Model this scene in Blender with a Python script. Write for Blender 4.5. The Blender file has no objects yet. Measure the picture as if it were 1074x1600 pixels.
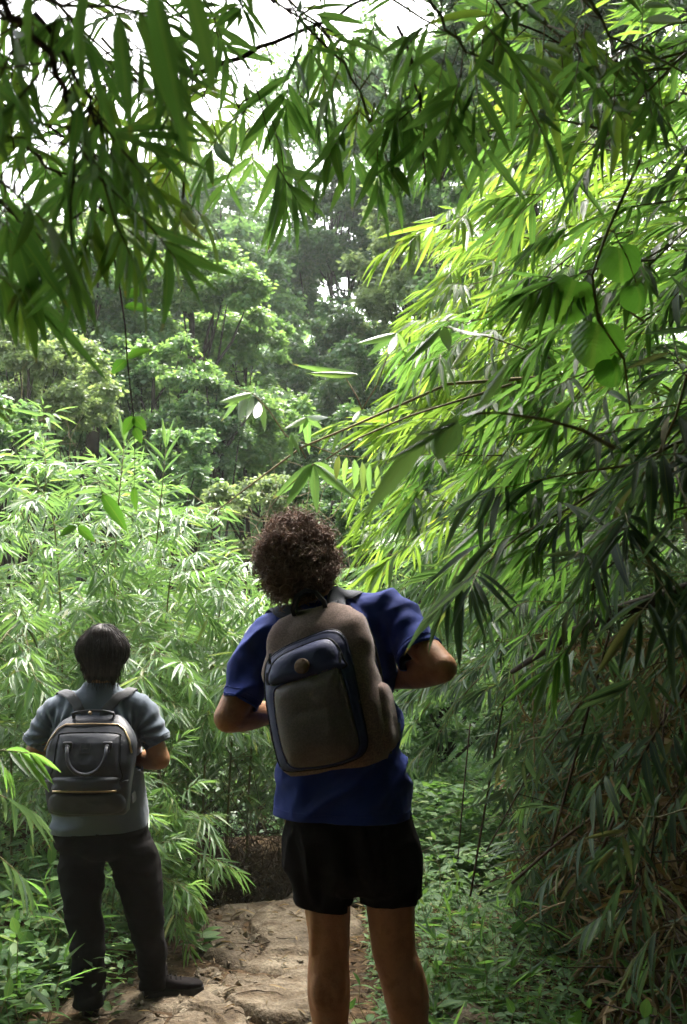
import bpy, bmesh, math, random
import numpy as np
from mathutils import Vector, Matrix, Quaternion, noise

# ------------------------------------------------------------------ camera, sky, sun, exposure
scene = bpy.context.scene
COL = scene.collection
R = math.radians
W0, H0, F0 = 1074.0, 1600.0, 1555.0
PITCH = math.atan(160.0 / 1555.0)
CAM = Vector((0, 0, 1.6))
cd = bpy.data.cameras.new('camera')
cd.sensor_fit = 'VERTICAL'; cd.sensor_height = 36.0; cd.sensor_width = 24.2; cd.lens = 35.0
cd.clip_start = 0.05; cd.clip_end = 2000
cd.dof.use_dof = True; cd.dof.focus_distance = 4.6; cd.dof.aperture_fstop = 6.3
camo = bpy.data.objects.new('camera', cd); COL.objects.link(camo)
camo.location = CAM; camo.rotation_euler = (R(90) + PITCH, 0, 0)
scene.camera = camo

HAZE = 0.0011
SUN_EL, SUN_AZ = R(62), R(14)          # azimuth from +Y towards +X
world = bpy.data.worlds.new('World'); scene.world = world; world.use_nodes = True
wn = world.node_tree; wn.nodes.clear()
wo = wn.nodes.new('ShaderNodeOutputWorld'); bg = wn.nodes.new('ShaderNodeBackground')
sky = wn.nodes.new('ShaderNodeTexSky'); sky.sky_type = 'NISHITA'; sky.sun_disc = False
sky.sun_elevation = SUN_EL; sky.sun_rotation = SUN_AZ
sky.air_density = 1.0; sky.dust_density = 6.0; sky.ozone_density = 0.6
hs = wn.nodes.new('ShaderNodeHueSaturation'); hs.inputs['Saturation'].default_value = 0.42
bg.inputs['Strength'].default_value = 0.15
wn.links.new(sky.outputs[0], hs.inputs['Color']); wn.links.new(hs.outputs[0], bg.inputs['Color'])
wn.links.new(bg.outputs[0], wo.inputs['Surface'])
sd = bpy.data.lights.new('sun', 'SUN'); sd.energy = 1.25; sd.angle = R(22); sd.color = (1.0, 0.955, 0.86)
so = bpy.data.objects.new('sun', sd); COL.objects.link(so)
sv = Vector((math.sin(SUN_AZ) * math.cos(SUN_EL), math.cos(SUN_AZ) * math.cos(SUN_EL), math.sin(SUN_EL)))
so.rotation_euler = sv.to_track_quat('Z', 'Y').to_euler(); so.location = sv * 50
scene.view_settings.view_transform = 'Standard'; scene.view_settings.look = 'None'
scene.view_settings.gamma = 1.0; scene.view_settings.use_curve_mapping = False
scene.view_settings.exposure = 2.7
cy = scene.cycles
cy.max_bounces = 8; cy.diffuse_bounces = 4; cy.glossy_bounces = 3; cy.transmission_bounces = 5
cy.transparent_max_bounces = 8; cy.volume_bounces = 1
cy.caustics_reflective = False; cy.caustics_refractive = False
cy.use_denoising = True
cy.sample_clamp_indirect = 6.0

rng = random.Random(7)
nrg = np.random.default_rng(7)

CP, SP = math.cos(PITCH), math.sin(PITCH)
FWD = Vector((0, CP, SP)); UPV = Vector((0, -SP, CP)); RGT = Vector((1, 0, 0)); ZU = Vector((0, 0, 1))
def P(px, py, d):                        # a point of the place: direction as seen in the photograph, depth in metres
    return CAM + (FWD + RGT * ((px - 537.0) / F0) + UPV * ((800.0 - py) / F0)) * d
def proj(p):
    v = Vector(p) - CAM
    d = v.dot(FWD)
    if d < 0.05: return (-9999, -9999, d)
    return (537 + F0 * v.x / d, 800 - F0 * v.dot(UPV) / d, d)

# ------------------------------------------------------------------ helpers
def tag(o, label=None, cat=None, group=None, kind=None):
    if label: o['label'] = label
    if cat: o['category'] = cat
    if group: o['group'] = group
    if kind: o['kind'] = kind
    return o
def empty(name, loc, label=None, cat=None, group=None):
    o = bpy.data.objects.new(name, None); COL.objects.link(o); o.location = loc
    o.empty_display_size = 0.1
    return tag(o, label, cat, group)
def smooth(me):
    me.polygons.foreach_set('use_smooth', [True] * len(me.polygons))
def link(name, me, mat, parent=None):
    o = bpy.data.objects.new(name, me); COL.objects.link(o)
    if mat is not None and not me.materials: me.materials.append(mat)
    if parent is not None:
        o.parent = parent
        o.location = -world_loc(parent)
    return o
def world_loc(o):
    v = Vector((0, 0, 0))
    while o is not None:
        v = v + Vector(o.location); o = o.parent
    return v

class MB:
    def __init__(s): s.v = []; s.f = []
    def tube(s, pts, rad, n=6, cap=True):
        pts = [Vector(p) for p in pts]
        if not hasattr(rad, '__len__'): rad = [rad] * len(pts)
        t0 = (pts[1] - pts[0]).normalized()
        a = t0.orthogonal().normalized()
        b0 = len(s.v)
        for i, p in enumerate(pts):
            t = (pts[min(i + 1, len(pts) - 1)] - pts[max(i - 1, 0)]).normalized()
            a = (a - t * a.dot(t))
            a = a.normalized() if a.length > 1e-6 else t.orthogonal().normalized()
            c = t.cross(a)
            for k in range(n):
                an = 2 * math.pi * k / n
                s.v.append(p + (a * math.cos(an) + c * math.sin(an)) * rad[i])
        for i in range(len(pts) - 1):
            for k in range(n):
                q = b0 + i * n
                s.f.append((q + k, q + (k + 1) % n, q + n + (k + 1) % n, q + n + k))
        if cap:
            s.f.append(tuple(b0 + k for k in reversed(range(n))))
            q = b0 + (len(pts) - 1) * n
            s.f.append(tuple(q + k for k in range(n)))
        return s
    def loft(s, rings, n=28):            # rings: (centre, half-axis U, half-axis V, superellipse exponent)
        b0 = len(s.v)
        for c, U, V, e in rings:
            for k in range(n):
                an = 2 * math.pi * k / n
                ca, sa = math.cos(an), math.sin(an)
                x = math.copysign(abs(ca) ** (2.0 / e), ca); y = math.copysign(abs(sa) ** (2.0 / e), sa)
                s.v.append(c + U * x + V * y)
        for i in range(len(rings) - 1):
            for k in range(n):
                q = b0 + i * n
                s.f.append((q + k, q + (k + 1) % n, q + n + (k + 1) % n, q + n + k))
        m = len(s.v); s.v.append(rings[0][0].copy()); s.v.append(rings[-1][0].copy())
        q = b0 + (len(rings) - 1) * n
        for k in range(n):
            s.f.append((b0 + (k + 1) % n, b0 + k, m)); s.f.append((q + k, q + (k + 1) % n, m + 1))
        return s
    def ball(s, c, ax, ay, az, n=16, m=10):      # ellipsoid with three half-axis vectors
        rings = []
        for i in range(m):
            th = math.pi * (i + 0.35) / (m - 0.3)
            rings.append((c - az * math.cos(th), ax * math.sin(th), ay * math.sin(th), 2))
        return s.loft(rings, n)
    def limb(s, pts, rad, n=16):         # smooth tapered limb with round ends
        pts = [Vector(p) for p in pts]
        P2, R2 = [], []
        N = len(pts)
        for i in range(N - 1):
            p0, p1, p2, p3 = pts[max(i - 1, 0)], pts[i], pts[i + 1], pts[min(i + 2, N - 1)]
            for k in range(5):
                t = k / 5.0
                P2.append(0.5 * ((2 * p1) + (p2 - p0) * t + (2 * p0 - 5 * p1 + 4 * p2 - p3) * t * t + (3 * p1 - p0 - 3 * p2 + p3) * t ** 3))
                w = t * t * (3 - 2 * t)
                R2.append(rad[i] * (1 - w) + rad[i + 1] * w)
        P2.append(pts[-1]); R2.append(rad[-1])
        d0 = (P2[0] - P2[1]).normalized(); d1 = (P2[-1] - P2[-2]).normalized()
        pre = [(P2[0] + d0 * R2[0] * math.sin(a), R2[0] * math.cos(a)) for a in (1.3, 0.9, 0.45)]
        post = [(P2[-1] + d1 * R2[-1] * math.sin(a), R2[-1] * math.cos(a)) for a in (0.45, 0.9, 1.3)]
        return s.tube([p for p, _ in pre] + P2 + [p for p, _ in post], [r for _, r in pre] + R2 + [r for _, r in post], n)
    def ribbon(s, pts, wd, w, th):       # flat strap: points, width directions, width, thickness
        b0 = len(s.v)
        pts = [Vector(p) for p in pts]
        for i, p in enumerate(pts):
            t = (pts[min(i + 1, len(pts) - 1)] - pts[max(i - 1, 0)]).normalized()
            a = Vector(wd[i]); a = (a - t * a.dot(t)).normalized(); c = t.cross(a)
            for x, y in ((-1, -1), (1, -1), (1, 1), (-1, 1)):
                s.v.append(p + a * (x * w * 0.5) + c * (y * th * 0.5))
        for i in range(len(pts) - 1):
            q = b0 + 4 * i
            for k in range(4): s.f.append((q + k, q + (k + 1) % 4, q + 4 + (k + 1) % 4, q + 4 + k))
        q = b0 + 4 * (len(pts) - 1)
        s.f.append((b0 + 3, b0 + 2, b0 + 1, b0)); s.f.append((q, q + 1, q + 2, q + 3))
        return s
    def mesh(s, name, sm=True):
        me = bpy.data.meshes.new(name)
        me.from_pydata([tuple(v) for v in s.v], [], s.f)
        if sm: smooth(me)
        me.update()
        return me
    def build(s, name, mat, parent=None, sm=True):
        return link(name, s.mesh(name, sm), mat, parent)

def remeshed(mb, voxel, iters=4, factor=0.5):
    me = mb.mesh('tmp')
    o = bpy.data.objects.new('tmp', me); COL.objects.link(o)
    m = o.modifiers.new('r', 'REMESH'); m.mode = 'VOXEL'; m.voxel_size = voxel
    s = o.modifiers.new('s', 'SMOOTH'); s.iterations = iters; s.factor = factor
    dg = bpy.context.evaluated_depsgraph_get(); dg.update()
    out = bpy.data.meshes.new_from_object(o.evaluated_get(dg))
    bpy.data.objects.remove(o); bpy.data.meshes.remove(me)
    return out
def cut(me, co, no, centre, rad):
    bm = bmesh.new(); bm.from_mesh(me)
    fs = [f for f in bm.faces if all((v.co - centre).length < rad for v in f.verts)]
    es = list({e for f in fs for e in f.edges}); vs = list({v for f in fs for v in f.verts})
    bmesh.ops.bisect_plane(bm, geom=vs + es + fs, plane_co=co, plane_no=no, clear_outer=True)
    bm.to_mesh(me); bm.free()
def displace(me, fn):
    me.update()
    n = len(me.vertices)
    co = np.empty(n * 3); me.vertices.foreach_get('co', co); co = co.reshape(-1, 3)
    no = np.array([v.normal[:] for v in me.vertices])
    d = np.array([fn(Vector(c), Vector(k)) for c, k in zip(co, no)])
    co = co + no * d[:, None]
    me.vertices.foreach_set('co', co.ravel()); me.update()

# ------------------------------------------------------------------ materials
def newmat(name):
    m = bpy.data.materials.new(name); m.use_nodes = True
    nt = m.node_tree; nt.nodes.clear()
    out = nt.nodes.new('ShaderNodeOutputMaterial')
    return m, nt, out
def N(nt, t, **kw):
    n = nt.nodes.new(t)
    for k, v in kw.items():
        if k in n.inputs: n.inputs[k].default_value = v
        else: setattr(n, k, v)
    return n
def ramp(nt, stops, interp='LINEAR'):
    r = nt.nodes.new('ShaderNodeValToRGB'); cr = r.color_ramp; cr.interpolation = interp
    while len(cr.elements) < len(stops): cr.elements.new(0.5)
    for e, (p, c) in zip(cr.elements, stops): e.position = p; e.color = (c[0], c[1], c[2], 1)
    return r
def math_n(nt, op, a, b=None):
    m = nt.nodes.new('ShaderNodeMath'); m.operation = op
    for i, x in enumerate((a, b)):
        if x is None: continue
        if isinstance(x, (int, float)): m.inputs[i].default_value = x
        else: nt.links.new(x, m.inputs[i])
    return m.outputs[0]
def mixc(nt, fac, a, b, blend='MIX'):
    m = nt.nodes.new('ShaderNodeMixRGB'); m.blend_type = blend
    for i, x in enumerate((fac, a, b)):
        if isinstance(x, (int, float)): m.inputs[i].default_value = x
        elif isinstance(x, tuple): m.inputs[i].default_value = (*x, 1)
        else: nt.links.new(x, m.inputs[i])
    return m.outputs[0]

def leaf_mat(name, stops, back, trans, rough=0.42, tw=0.42, rib=True, spec=0.5, brown=0.12, pinnate=False):
    m, nt, out = newmat(name)
    L = nt.links.new
    oi = N(nt, 'ShaderNodeObjectInfo'); ge = N(nt, 'ShaderNodeNewGeometry')
    rnd = math_n(nt, 'FRACT', math_n(nt, 'ADD', oi.outputs['Random'], ge.outputs['Random Per Island']))
    col = ramp(nt, stops); L(rnd, col.inputs[0])
    c = col.outputs[0]
    uv = N(nt, 'ShaderNodeUVMap'); sep = N(nt, 'ShaderNodeSeparateXYZ'); L(uv.outputs[0], sep.inputs[0])
    tx = N(nt, 'ShaderNodeTexCoord')
    nz = N(nt, 'ShaderNodeTexNoise', Scale=9.0, Detail=4.0); L(tx.outputs['Object'], nz.inputs['Vector'])
    c = mixc(nt, math_n(nt, 'MULTIPLY', nz.outputs['Fac'], 0.35), c, mixc(nt, 1.0, c, (1.25, 1.2, 0.95), 'MULTIPLY'))
    if rib:
        dist = math_n(nt, 'ABSOLUTE', math_n(nt, 'SUBTRACT', sep.outputs['X'], 0.5))
        mid = math_n(nt, 'LESS_THAN', dist, 0.045)
        c = mixc(nt, math_n(nt, 'MULTIPLY', mid, 0.55), c, (0.16, 0.22, 0.06))
        tip = math_n(nt, 'MULTIPLY', math_n(nt, 'GREATER_THAN', sep.outputs['Y'], 0.9),
                     math_n(nt, 'LESS_THAN', math_n(nt, 'FRACT', math_n(nt, 'MULTIPLY', rnd, 7.31)), brown))
        c = mixc(nt, tip, c, (0.16, 0.10, 0.04))
    cb = mixc(nt, ge.outputs['Backfacing'], c, mixc(nt, 0.6, c, back))
    pb = N(nt, 'ShaderNodeBsdfPrincipled', Roughness=rough)
    pb.inputs['Specular IOR Level'].default_value = spec
    L(cb, pb.inputs['Base Color'])
    if rib:                              # parallel veins as fine relief
        if pinnate:
            wv = math_n(nt, 'SINE', math_n(nt, 'MULTIPLY', math_n(nt, 'SUBTRACT', sep.outputs['Y'], math_n(nt, 'MULTIPLY', dist, 0.9)), 52.0))
            c2_ = mixc(nt, math_n(nt, 'MULTIPLY', math_n(nt, 'GREATER_THAN', wv, 0.86), 0.4), c, (0.17, 0.26, 0.08)); cb = mixc(nt, ge.outputs['Backfacing'], c2_, mixc(nt, 0.6, c2_, back)); L(cb, pb.inputs['Base Color'])
        else: wv = math_n(nt, 'SINE', math_n(nt, 'MULTIPLY', sep.outputs['X'], 60.0))
        bp = N(nt, 'ShaderNodeBump', Strength=0.25, Distance=0.002)
        L(math_n(nt, 'ADD', wv, math_n(nt, 'MULTIPLY', nz.outputs['Fac'], 3.0)), bp.inputs['Height'])
        L(bp.outputs[0], pb.inputs['Normal'])
    tr = N(nt, 'ShaderNodeBsdfTranslucent'); L(mixc(nt, 0.55, mixc(nt, 1.0, c, (3.1, 2.9, 1.5), 'MULTIPLY'), trans), tr.inputs['Color'])
    mx = N(nt, 'ShaderNodeMixShader'); mx.inputs[0].default_value = tw
    L(pb.outputs[0], mx.inputs[1]); L(tr.outputs[0], mx.inputs[2]); L(mx.outputs[0], out.inputs['Surface'])
    return m

def plain(name, c1, c2, scale=8.0, rough=0.7, spec=0.3, bump=0.2, bscale=40.0, detail=6.0, bdist=0.01, sheen=0.0, vor=False, coords='Object'):
    m, nt, out = newmat(name); L = nt.links.new
    tx = N(nt, 'ShaderNodeTexCoord')
    nz = N(nt, 'ShaderNodeTexNoise', Scale=scale, Detail=detail); L(tx.outputs[coords], nz.inputs['Vector'])
    r = ramp(nt, [(0.3, c1), (0.7, c2)]); L(nz.outputs['Fac'], r.inputs[0])
    pb = N(nt, 'ShaderNodeBsdfPrincipled', Roughness=rough)
    pb.inputs['Specular IOR Level'].default_value = spec
    if sheen: pb.inputs['Sheen Weight'].default_value = sheen
    L(r.outputs[0], pb.inputs['Base Color'])
    if bump:
        n2 = N(nt, 'ShaderNodeTexNoise', Scale=bscale, Detail=5.0); L(tx.outputs[coords], n2.inputs['Vector'])
        bp = N(nt, 'ShaderNodeBump', Strength=bump, Distance=bdist); L(n2.outputs['Fac'], bp.inputs['Height']); L(bp.outputs[0], pb.inputs['Normal'])
    L(pb.outputs[0], out.inputs['Surface'])
    return m

def fabric(name, c1, c2, rough=0.9, weave=900.0, sheen=0.15, speck=0.0, spec=0.2):
    m, nt, out = newmat(name); L = nt.links.new
    tx = N(nt, 'ShaderNodeTexCoord')
    nz = N(nt, 'ShaderNodeTexNoise', Scale=6.0, Detail=6.0); L(tx.outputs['Object'], nz.inputs['Vector'])
    r = ramp(nt, [(0.3, c1), (0.7, c2)]); L(nz.outputs['Fac'], r.inputs[0])
    c = r.outputs[0]
    fine = N(nt, 'ShaderNodeTexNoise', Scale=weave, Detail=2.0); L(tx.outputs['Object'], fine.inputs['Vector'])
    if speck:
        mel = N(nt, 'ShaderNodeTexNoise', Scale=260.0, Detail=3.0); L(tx.outputs['Object'], mel.inputs['Vector'])
        mr_ = ramp(nt, [(.40, (0, 0, 0)), (.62, (1, 1, 1))]); L(mel.outputs['Fac'], mr_.inputs[0])
        c = mixc(nt, math_n(nt, 'MULTIPLY', mr_.outputs[0], speck), c, mixc(nt, 1.0, c, (2.0, 1.9, 1.85), 'MULTIPLY'))
    pb = N(nt, 'ShaderNodeBsdfPrincipled', Roughness=rough)
    pb.inputs['Specular IOR Level'].default_value = spec
    pb.inputs['Sheen Weight'].default_value = sheen
    L(c, pb.inputs['Base Color'])
    bp = N(nt, 'ShaderNodeBump', Strength=0.3, Distance=0.001); L(fine.outputs['Fac'], bp.inputs['Height'])
    wr = N(nt, 'ShaderNodeTexNoise', Scale=14.0, Detail=3.0); L(tx.outputs['Object'], wr.inputs['Vector'])
    b2 = N(nt, 'ShaderNodeBump', Strength=0.35, Distance=0.012); L(wr.outputs['Fac'], b2.inputs['Height']); L(bp.outputs[0], b2.inputs['Normal'])
    L(b2.outputs[0], pb.inputs['Normal']); L(pb.outputs[0], out.inputs['Surface'])
    return m

M = {}
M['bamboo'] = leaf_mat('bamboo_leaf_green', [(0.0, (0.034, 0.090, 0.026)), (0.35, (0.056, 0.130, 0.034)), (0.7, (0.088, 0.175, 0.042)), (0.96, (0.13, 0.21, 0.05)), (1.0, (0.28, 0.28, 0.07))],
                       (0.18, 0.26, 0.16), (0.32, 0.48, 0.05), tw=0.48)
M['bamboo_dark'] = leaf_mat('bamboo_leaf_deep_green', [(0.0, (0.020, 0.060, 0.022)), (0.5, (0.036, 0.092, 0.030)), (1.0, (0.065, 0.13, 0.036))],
                            (0.10, 0.16, 0.11), (0.24, 0.48, 0.08), tw=0.55)  # darker leaf copy; on the thicket canes it puts shade into the colour
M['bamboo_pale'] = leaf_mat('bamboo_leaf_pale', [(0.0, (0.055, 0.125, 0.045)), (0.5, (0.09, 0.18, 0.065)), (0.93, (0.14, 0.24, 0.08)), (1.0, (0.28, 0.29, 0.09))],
                            (0.26, 0.33, 0.24), (0.22, 0.42, 0.10), rough=0.30, tw=0.34, spec=0.7)  # pale back: glaucous underside, with sky light put into the colour too
M['bamboo_shade'] = leaf_mat('bamboo_leaf_shade', [(0.0, (0.026, 0.056, 0.034)), (0.5, (0.045, 0.082, 0.052)), (0.94, (0.075, 0.115, 0.075)), (1.0, (0.17, 0.14, 0.06))], (0.12, 0.17, 0.13), (0.10, 0.20, 0.07), tw=0.28, rough=.6, spec=.3)  # greyer, dimmer leaf copy: the thicket's shade is put into its colour
M['herb'] = leaf_mat('herb_leaf', [(0.0, (0.025, 0.072, 0.026)), (0.5, (0.042, 0.108, 0.036)), (0.92, (0.075, 0.15, 0.045)), (1.0, (0.18, 0.22, 0.07))], (0.10, 0.17, 0.08), (0.18, 0.36, 0.07), tw=0.32, rough=.55, spec=.3, pinnate=True)
M['bigleaf'] = leaf_mat('broad_vine_leaf', [(0.0, (0.05, 0.13, 0.025)), (1.0, (0.09, 0.20, 0.03))], (0.10, 0.18, 0.06), (0.14, 0.42, 0.04), tw=0.45, rough=0.4, pinnate=True, brown=.5)
M['litter'] = leaf_mat('dry_leaf', [(0.0, (0.055, 0.036, 0.020)), (0.5, (0.12, 0.082, 0.046)), (1.0, (0.26, 0.19, 0.11))], (0.2, 0.14, 0.08), (0.25, 0.14, 0.05), tw=0.15, rough=0.7, spec=0.2)
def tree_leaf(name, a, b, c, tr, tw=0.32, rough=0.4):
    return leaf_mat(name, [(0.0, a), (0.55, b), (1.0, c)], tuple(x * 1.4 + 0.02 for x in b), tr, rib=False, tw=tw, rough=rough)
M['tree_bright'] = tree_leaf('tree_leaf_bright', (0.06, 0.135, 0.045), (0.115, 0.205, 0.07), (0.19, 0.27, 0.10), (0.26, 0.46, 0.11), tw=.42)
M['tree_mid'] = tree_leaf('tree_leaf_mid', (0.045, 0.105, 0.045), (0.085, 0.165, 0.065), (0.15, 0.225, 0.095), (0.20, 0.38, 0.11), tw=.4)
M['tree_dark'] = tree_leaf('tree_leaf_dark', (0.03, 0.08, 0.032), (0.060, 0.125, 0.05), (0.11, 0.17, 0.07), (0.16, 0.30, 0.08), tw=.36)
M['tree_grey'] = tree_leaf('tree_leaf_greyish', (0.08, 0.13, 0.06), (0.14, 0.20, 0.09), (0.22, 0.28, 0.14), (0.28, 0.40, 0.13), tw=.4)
M['culm'] = plain('bamboo_culm', (0.09, 0.11, 0.03), (0.20, 0.17, 0.07), 5, 0.45, 0.4, 0.15)
M['twig'] = plain('green_twig', (0.10, 0.10, 0.03), (0.22, 0.18, 0.07), 12, 0.6, 0.3, 0.1)
M['deadtwig'] = plain('dead_twig', (0.035, 0.024, 0.016), (0.10, 0.068, 0.042), 14, 0.8, 0.2, 0.2)
M['straw'] = plain('straw_stem', (0.22, 0.17, 0.09), (0.38, 0.30, 0.16), 14, 0.7, 0.2, 0.2)
M['bark'] = plain('tree_bark', (0.018, 0.014, 0.010), (0.055, 0.044, 0.032), 6, 0.9, 0.2, 0.6, 30)
# ------------------------------------------------------------------ the ground
def sstep(a, b, x):
    t = min(1.0, max(0.0, (x - a) / (b - a))); return t * t * (3 - 2 * t)
GY = [-60, -3, 0, 2.4, 2.95, 3.75, 6.15, 6.9, 9, 13, 17, 30, 60, 85, 130]
GZ = [4, .5, .26, .17, .150, -.165, -.165, -.48, -.75, -2.2, -1.8, 1.6, 13, 17, 8]
def fr(x, y, z, o=4): return noise.fractal(Vector((x, y, z)), 1.0, 2.0, o)
def g(x, y, fine=True):
    z = float(np.interp(y, GY, GZ))
    w = sstep(-2, 1, y) * (1 - sstep(9, 13, y))
    z += w * 1.15 * sstep(1.0, 3.2, x)
    z += 0.40 * sstep(6.9, 8.6, y) * (1 - sstep(9.5, 13, y)) * (1 - sstep(-0.35, 0.35, x)) * sstep(-7, -5, x)
    z += w * 0.25 * (1 - sstep(-3.0, -1.5, x))
    z += 0.05 * sstep(7, 14, abs(x)) * min(abs(x), 40)
    onpath = 1 - sstep(0.7, 1.5, abs(x + 0.35 - 0.04 * (y - 4)))
    z += fr(x * 1.3, y * 1.3, 3.0) * (0.05 - 0.03 * onpath)
    if fine and y < 12: z += fr(x * 7, y * 7, 9.0, 3) * 0.012
    if y > 14: z += fr(x * 0.12, y * 0.12, 1.0) * 1.2 * sstep(14, 24, y)
    return z
def gax(lo, a, b, hi, step, k):
    mid = list(np.arange(a, b, step)); l = []; s = step; q = a
    while q > lo: s *= k; q -= s; l.append(q)
    r = []; s = step; q = b
    while q < hi: r.append(q); s *= k; q += s
    return l[::-1] + mid + r + [hi]
xs = gax(-110, -3, 3, 110, 0.045, 1.16); ys = gax(-40, 1.6, 9, 130, 0.045, 1.12)
vv = [(x, y, g(x, y)) for y in ys for x in xs]
nx = len(xs)
ff = [(j * nx + i, j * nx + i + 1, (j + 1) * nx + i + 1, (j + 1) * nx + i) for j in range(len(ys) - 1) for i in range(nx - 1)]
me = bpy.data.meshes.new('ground'); me.from_pydata(vv, [], ff); smooth(me)
def ground_mat():
    m, nt, out = newmat('forest_soil'); L = nt.links.new
    tx = N(nt, 'ShaderNodeTexCoord')
    a = N(nt, 'ShaderNodeTexNoise', Scale=1.6, Detail=8.0); L(tx.outputs['Object'], a.inputs['Vector'])
    b = N(nt, 'ShaderNodeTexNoise', Scale=28.0, Detail=6.0); L(tx.outputs['Object'], b.inputs['Vector'])
    v = N(nt, 'ShaderNodeTexVoronoi', Scale=45.0); L(tx.outputs['Object'], v.inputs['Vector'])
    r1 = ramp(nt, [(0.3, (0.030, 0.019, 0.011)), (0.55, (0.065, 0.043, 0.025)), (0.75, (0.11, 0.078, 0.048))]); L(a.outputs['Fac'], r1.inputs[0])
    r2 = ramp(nt, [(0.35, (0.45, 0.4, 0.35)), (0.7, (1.5, 1.4, 1.2))]); L(b.outputs['Fac'], r2.inputs[0])
    c = mixc(nt, 1.0, r1.outputs[0], r2.outputs[0], 'MULTIPLY')
    # far slopes are covered in low green growth
    sp = N(nt, 'ShaderNodeSeparateXYZ'); L(tx.outputs['Object'], sp.inputs[0])
    mr = N(nt, 'ShaderNodeMapRange'); mr.inputs['From Min'].default_value = 9.5; mr.inputs['From Max'].default_value = 14
    L(sp.outputs['Y'], mr.inputs['Value'])
    c = mixc(nt, mr.outputs[0], c, mixc(nt, b.outputs['Fac'], (0.02, 0.045, 0.014), (0.06, 0.10, 0.03)))
    pb = N(nt, 'ShaderNodeBsdfPrincipled', Roughness=0.95); pb.inputs['Specular IOR Level'].default_value = 0.15
    L(c, pb.inputs['Base Color'])
    bp = N(nt, 'ShaderNodeBump', Strength=0.7, Distance=0.02)
    L(math_n(nt, 'ADD', b.outputs['Fac'], math_n(nt, 'MULTIPLY', v.outputs['Distance'], 0.5)), bp.inputs['Height']); L(bp.outputs[0], pb.inputs['Normal'])
    L(pb.outputs[0], out.inputs['Surface']); return m
ground = link('ground', me, ground_mat()); tag(ground, kind='structure')

def rock_mat(name, a, b, c):
    m, nt, out = newmat(name); L = nt.links.new
    tx = N(nt, 'ShaderNodeTexCoord')
    n1 = N(nt, 'ShaderNodeTexNoise', Scale=3.2, Detail=9.0, Roughness=0.62); L(tx.outputs['Object'], n1.inputs['Vector'])
    n2 = N(nt, 'ShaderNodeTexNoise', Scale=60.0, Detail=5.0); L(tx.outputs['Object'], n2.inputs['Vector'])
    r1 = ramp(nt, [(0.30, a), (0.5, b), (0.68, c)]); L(n1.outputs['Fac'], r1.inputs[0])
    r2 = ramp(nt, [(0.3, (0.6, 0.57, 0.52)), (0.7, (1.3, 1.27, 1.2))]); L(n2.outputs['Fac'], r2.inputs[0])
    mp = N(nt, 'ShaderNodeMapping'); mp.inputs['Scale'].default_value = (1.6, 2.2, 1.0); mp.inputs['Rotation'].default_value = (0, 0, 0.5)
    L(tx.outputs['Object'], mp.inputs['Vector'])
    n3 = N(nt, 'ShaderNodeTexNoise', Scale=5.0, Detail=5.0); L(mp.outputs[0], n3.inputs['Vector'])
    st = ramp(nt, [(0.42, (1, 1, 1)), (0.62, (0.6, 0.53, 0.44))]); L(n3.outputs['Fac'], st.inputs[0])
    c_ = mixc(nt, 1.0, mixc(nt, 1.0, r1.outputs[0], r2.outputs[0], 'MULTIPLY'), st.outputs[0], 'MULTIPLY')
    pb = N(nt, 'ShaderNodeBsdfPrincipled', Roughness=0.85); pb.inputs['Specular IOR Level'].default_value = 0.25
    L(c_, pb.inputs['Base Color'])
    bp = N(nt, 'ShaderNodeBump', Strength=0.8, Distance=0.02)
    L(math_n(nt, 'ADD', math_n(nt, 'MULTIPLY', n1.outputs['Fac'], 2.2), math_n(nt, 'MULTIPLY', n2.outputs['Fac'], 0.7)), bp.inputs['Height']); L(bp.outputs[0], pb.inputs['Normal'])
    L(pb.outputs[0], out.inputs['Surface']); return m
M['rock'] = rock_mat('trail_rock', (0.058, 0.045, 0.031), (0.118, 0.094, 0.066), (0.19, 0.158, 0.118))
M['rock2'] = rock_mat('loose_rock', (0.09, 0.075, 0.055), (0.19, 0.16, 0.12), (0.30, 0.27, 0.21))

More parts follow.
